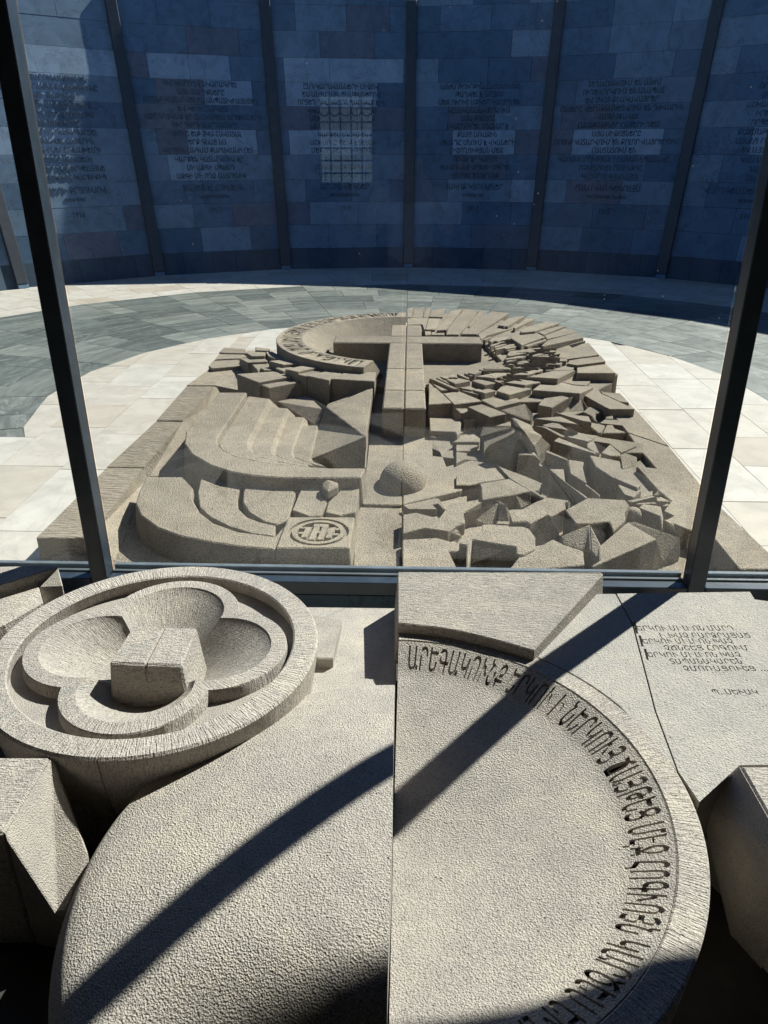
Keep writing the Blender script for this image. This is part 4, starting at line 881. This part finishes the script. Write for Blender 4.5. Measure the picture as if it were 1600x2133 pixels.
for x0, x1, z0, z1 in wins:
    box('back_wall', (x0 + .001, YB - .2, -.1), (x1 - .001, YB, z0), M['room'], room, 0)
    box('back_wall', (x0 + .001, YB - .2, z1), (x1 - .001, YB, 2.895), M['room'], room, 0)
    g = box('window_grille', (x0, YB - .11, z0 + .001), (x1, YB - .09, z0 + .03), M['rib'], room, 0)
    n = 5
    for i in range(1, n): box('grille_bar', (x0 + (x1 - x0) * i / n - .007, YB - .108, z0 + .03), (x0 + (x1 - x0) * i / n + .007, YB - .094, z1), M['rib'], g, 0)
    for j in range(1, 6): box('grille_bar', (x0, YB - .125, z0 + (z1 - z0) * j / 7 - .008), (x1, YB - .111, z0 + (z1 - z0) * j / 7 + .008), M['rib'], g, 0)
    for i in range(n):
        c = Vector((x0 + (x1 - x0) * (i + .5) / n, YB - .1, z1 - .12)); r = (x1 - x0) / n * .52
        L = [[c + Vector((rr * math.sin(t), y, rr * math.cos(t))) for t in [2 * math.pi * k / 16 for k in range(16)]] for rr, y in ((r - .008, -.006), (r + .008, -.006), (r + .008, .006), (r - .008, .006))]
        loops('grille_ring', L + [L[0]], M['rib'], g)

yard = empty('yard_wall', (0, -8, 0), 'plain rubble stone wall standing outside the barred window behind the room', 'wall')
for r_i in range(9):
    x = -5.0 - random.uniform(0, .5)
    while x < 4.5:
        w_ = random.uniform(.5, 1.1)
        box('yard_stone', (x, -8.3, r_i * .4 - .12), (x + w_ - .012, -8.0 + random.uniform(-.02, .02), r_i * .4 + .268), M['wall_mid'], yard, 0); x += w_
# ------------------------------------------------------------------ the photographer, mirrored faintly in the glass
person = empty('person', (0.02, -.42, 0), 'person in white T-shirt and dark trousers holding a phone up with both hands', 'person')
def skin(name, J, E_, mat, parent, sub=2, root=0):
    me = bpy.data.meshes.new(name); me.from_pydata([j[:3] for j in J], E_, [])
    o = bpy.data.objects.new(name, me); COL.objects.link(o); me.materials.append(mat)
    sk = o.modifiers.new('skin', 'SKIN'); sk.use_smooth_shade = True
    for i, j in enumerate(J):
        r = j[3]; r = r if isinstance(r, tuple) else (r, r)
        me.skin_vertices[0].data[i].radius = r
    me.skin_vertices[0].data[root].use_root = True
    s_ = o.modifiers.new('sub', 'SUBSURF'); s_.levels = sub; s_.render_levels = sub
    bpy.context.view_layer.update()
    m2 = bpy.data.meshes.new_from_object(o.evaluated_get(bpy.context.evaluated_depsgraph_get())); o.modifiers.clear(); o.data = m2; m2.name = name
    o.parent = parent; o.matrix_parent_inverse = Matrix.Translation(-Vector(parent.location))
    return o
YP = -.42; X0 = .02
J = [(X0, YP, .95, (.15, .11)), (X0, YP - .01, 1.2, (.13, .1)), (X0, YP, 1.40, (.15, .1)), (X0, YP + .01, 1.50, (.055, .055)), (X0, YP + .03, 1.58, (.06, .07)), (X0, YP + .04, 1.68, (.078, .098)), (X0, YP + .03, 1.76, (.06, .08)),
     (X0 - .09, YP, .9, .09), (X0 - .1, YP + .01, .5, .06), (X0 - .1, YP - .02, .09, .042), (X0 - .11, YP + .12, .04, .035), (X0 + .09, YP, .9, .09), (X0 + .1, YP + .01, .5, .06), (X0 + .1, YP - .02, .09, .042), (X0 + .11, YP + .12, .04, .035),
     (X0 - .19, YP, 1.40, .058), (X0 - .25, YP + .1, 1.18, .046), (X0 - .10, YP + .30, 1.46, .032), (X0 - .075, YP + .36, 1.54, .03),
     (X0 + .19, YP, 1.40, .058), (X0 + .25, YP + .1, 1.18, .046), (X0 + .10, YP + .30, 1.46, .032), (X0 + .075, YP + .36, 1.54, .03)]
E_ = [(0, 1), (1, 2), (2, 3), (3, 4), (4, 5), (5, 6), (0, 7), (7, 8), (8, 9), (9, 10), (0, 11), (11, 12), (12, 13), (13, 14), (2, 15), (15, 16), (16, 17), (17, 18), (2, 19), (19, 20), (20, 21), (21, 22)]
skin('body', J, E_, M['skin'], person)
skin('shirt', [(X0, YP, .9, (.185, .14)), (X0, YP - .01, 1.2, (.165, .13)), (X0, YP, 1.39, (.17, .125)), (X0, YP + .005, 1.45, (.075, .075)), (X0 - .19, YP, 1.40, .08), (X0 - .235, YP + .06, 1.25, .072), (X0 + .19, YP, 1.40, .08), (X0 + .235, YP + .06, 1.25, .072)],
     [(0, 1), (1, 2), (2, 3), (2, 4), (4, 5), (2, 6), (6, 7)], M['cotton'], person)
skin('trousers', [(X0, YP, .95, (.17, .13)), (X0 - .09, YP, .86, .105), (X0 - .1, YP + .01, .5, .078), (X0 - .1, YP - .02, .1, .062), (X0 + .09, YP, .86, .105), (X0 + .1, YP + .01, .5, .078), (X0 + .1, YP - .02, .1, .062)],
     [(0, 1), (1, 2), (2, 3), (0, 4), (4, 5), (5, 6)], M['denim'], person)
skin('hair', [(X0, YP + .005, 1.70, (.086, .098)), (X0, YP + .01, 1.78, (.07, .09))], [(0, 1)], M['hair'], person)
skin('nose', [(X0, YP + .13, 1.685, .012), (X0, YP + .15, 1.655, .016)], [(0, 1)], M['skin'], person, 1)
for s in (-1, 1):
    skin('eye', [(X0 + s * .032, YP + .125, 1.69, .012), (X0 + s * .032, YP + .128, 1.69, .012)], [(0, 1)], M['hair'], person, 1)
    skin('ear', [(X0 + s * .083, YP + .03, 1.69, .012), (X0 + s * .088, YP + .025, 1.65, .012)], [(0, 1)], M['skin'], person, 1)
    for k in range(5):
        z = 1.56 + k * .02 if k < 4 else 1.56
        xr = X0 + s * .07
        skin('finger', [(xr, YP + .36, 1.535 + k * .008, .0095), (xr - s * .008, YP + .395, z, .009), (xr - s * (.045 if k < 4 else .02), YP + (.40 if k < 4 else .375), z + .004, .008)], [(0, 1), (1, 2)], M['skin'], person, 1)
pm = Matrix.Translation(EYE) @ Matrix((RT, UP, -FW)).transposed().to_4x4()
ph = box('phone', (-.04, -.135, .004), (.035, .02, .012), M['phone'], None, .002)
ph.matrix_world = pm
tag(ph, 'dark phone held up in front of the face of the person', 'phone')
bpy.data.objects.remove(_fo)
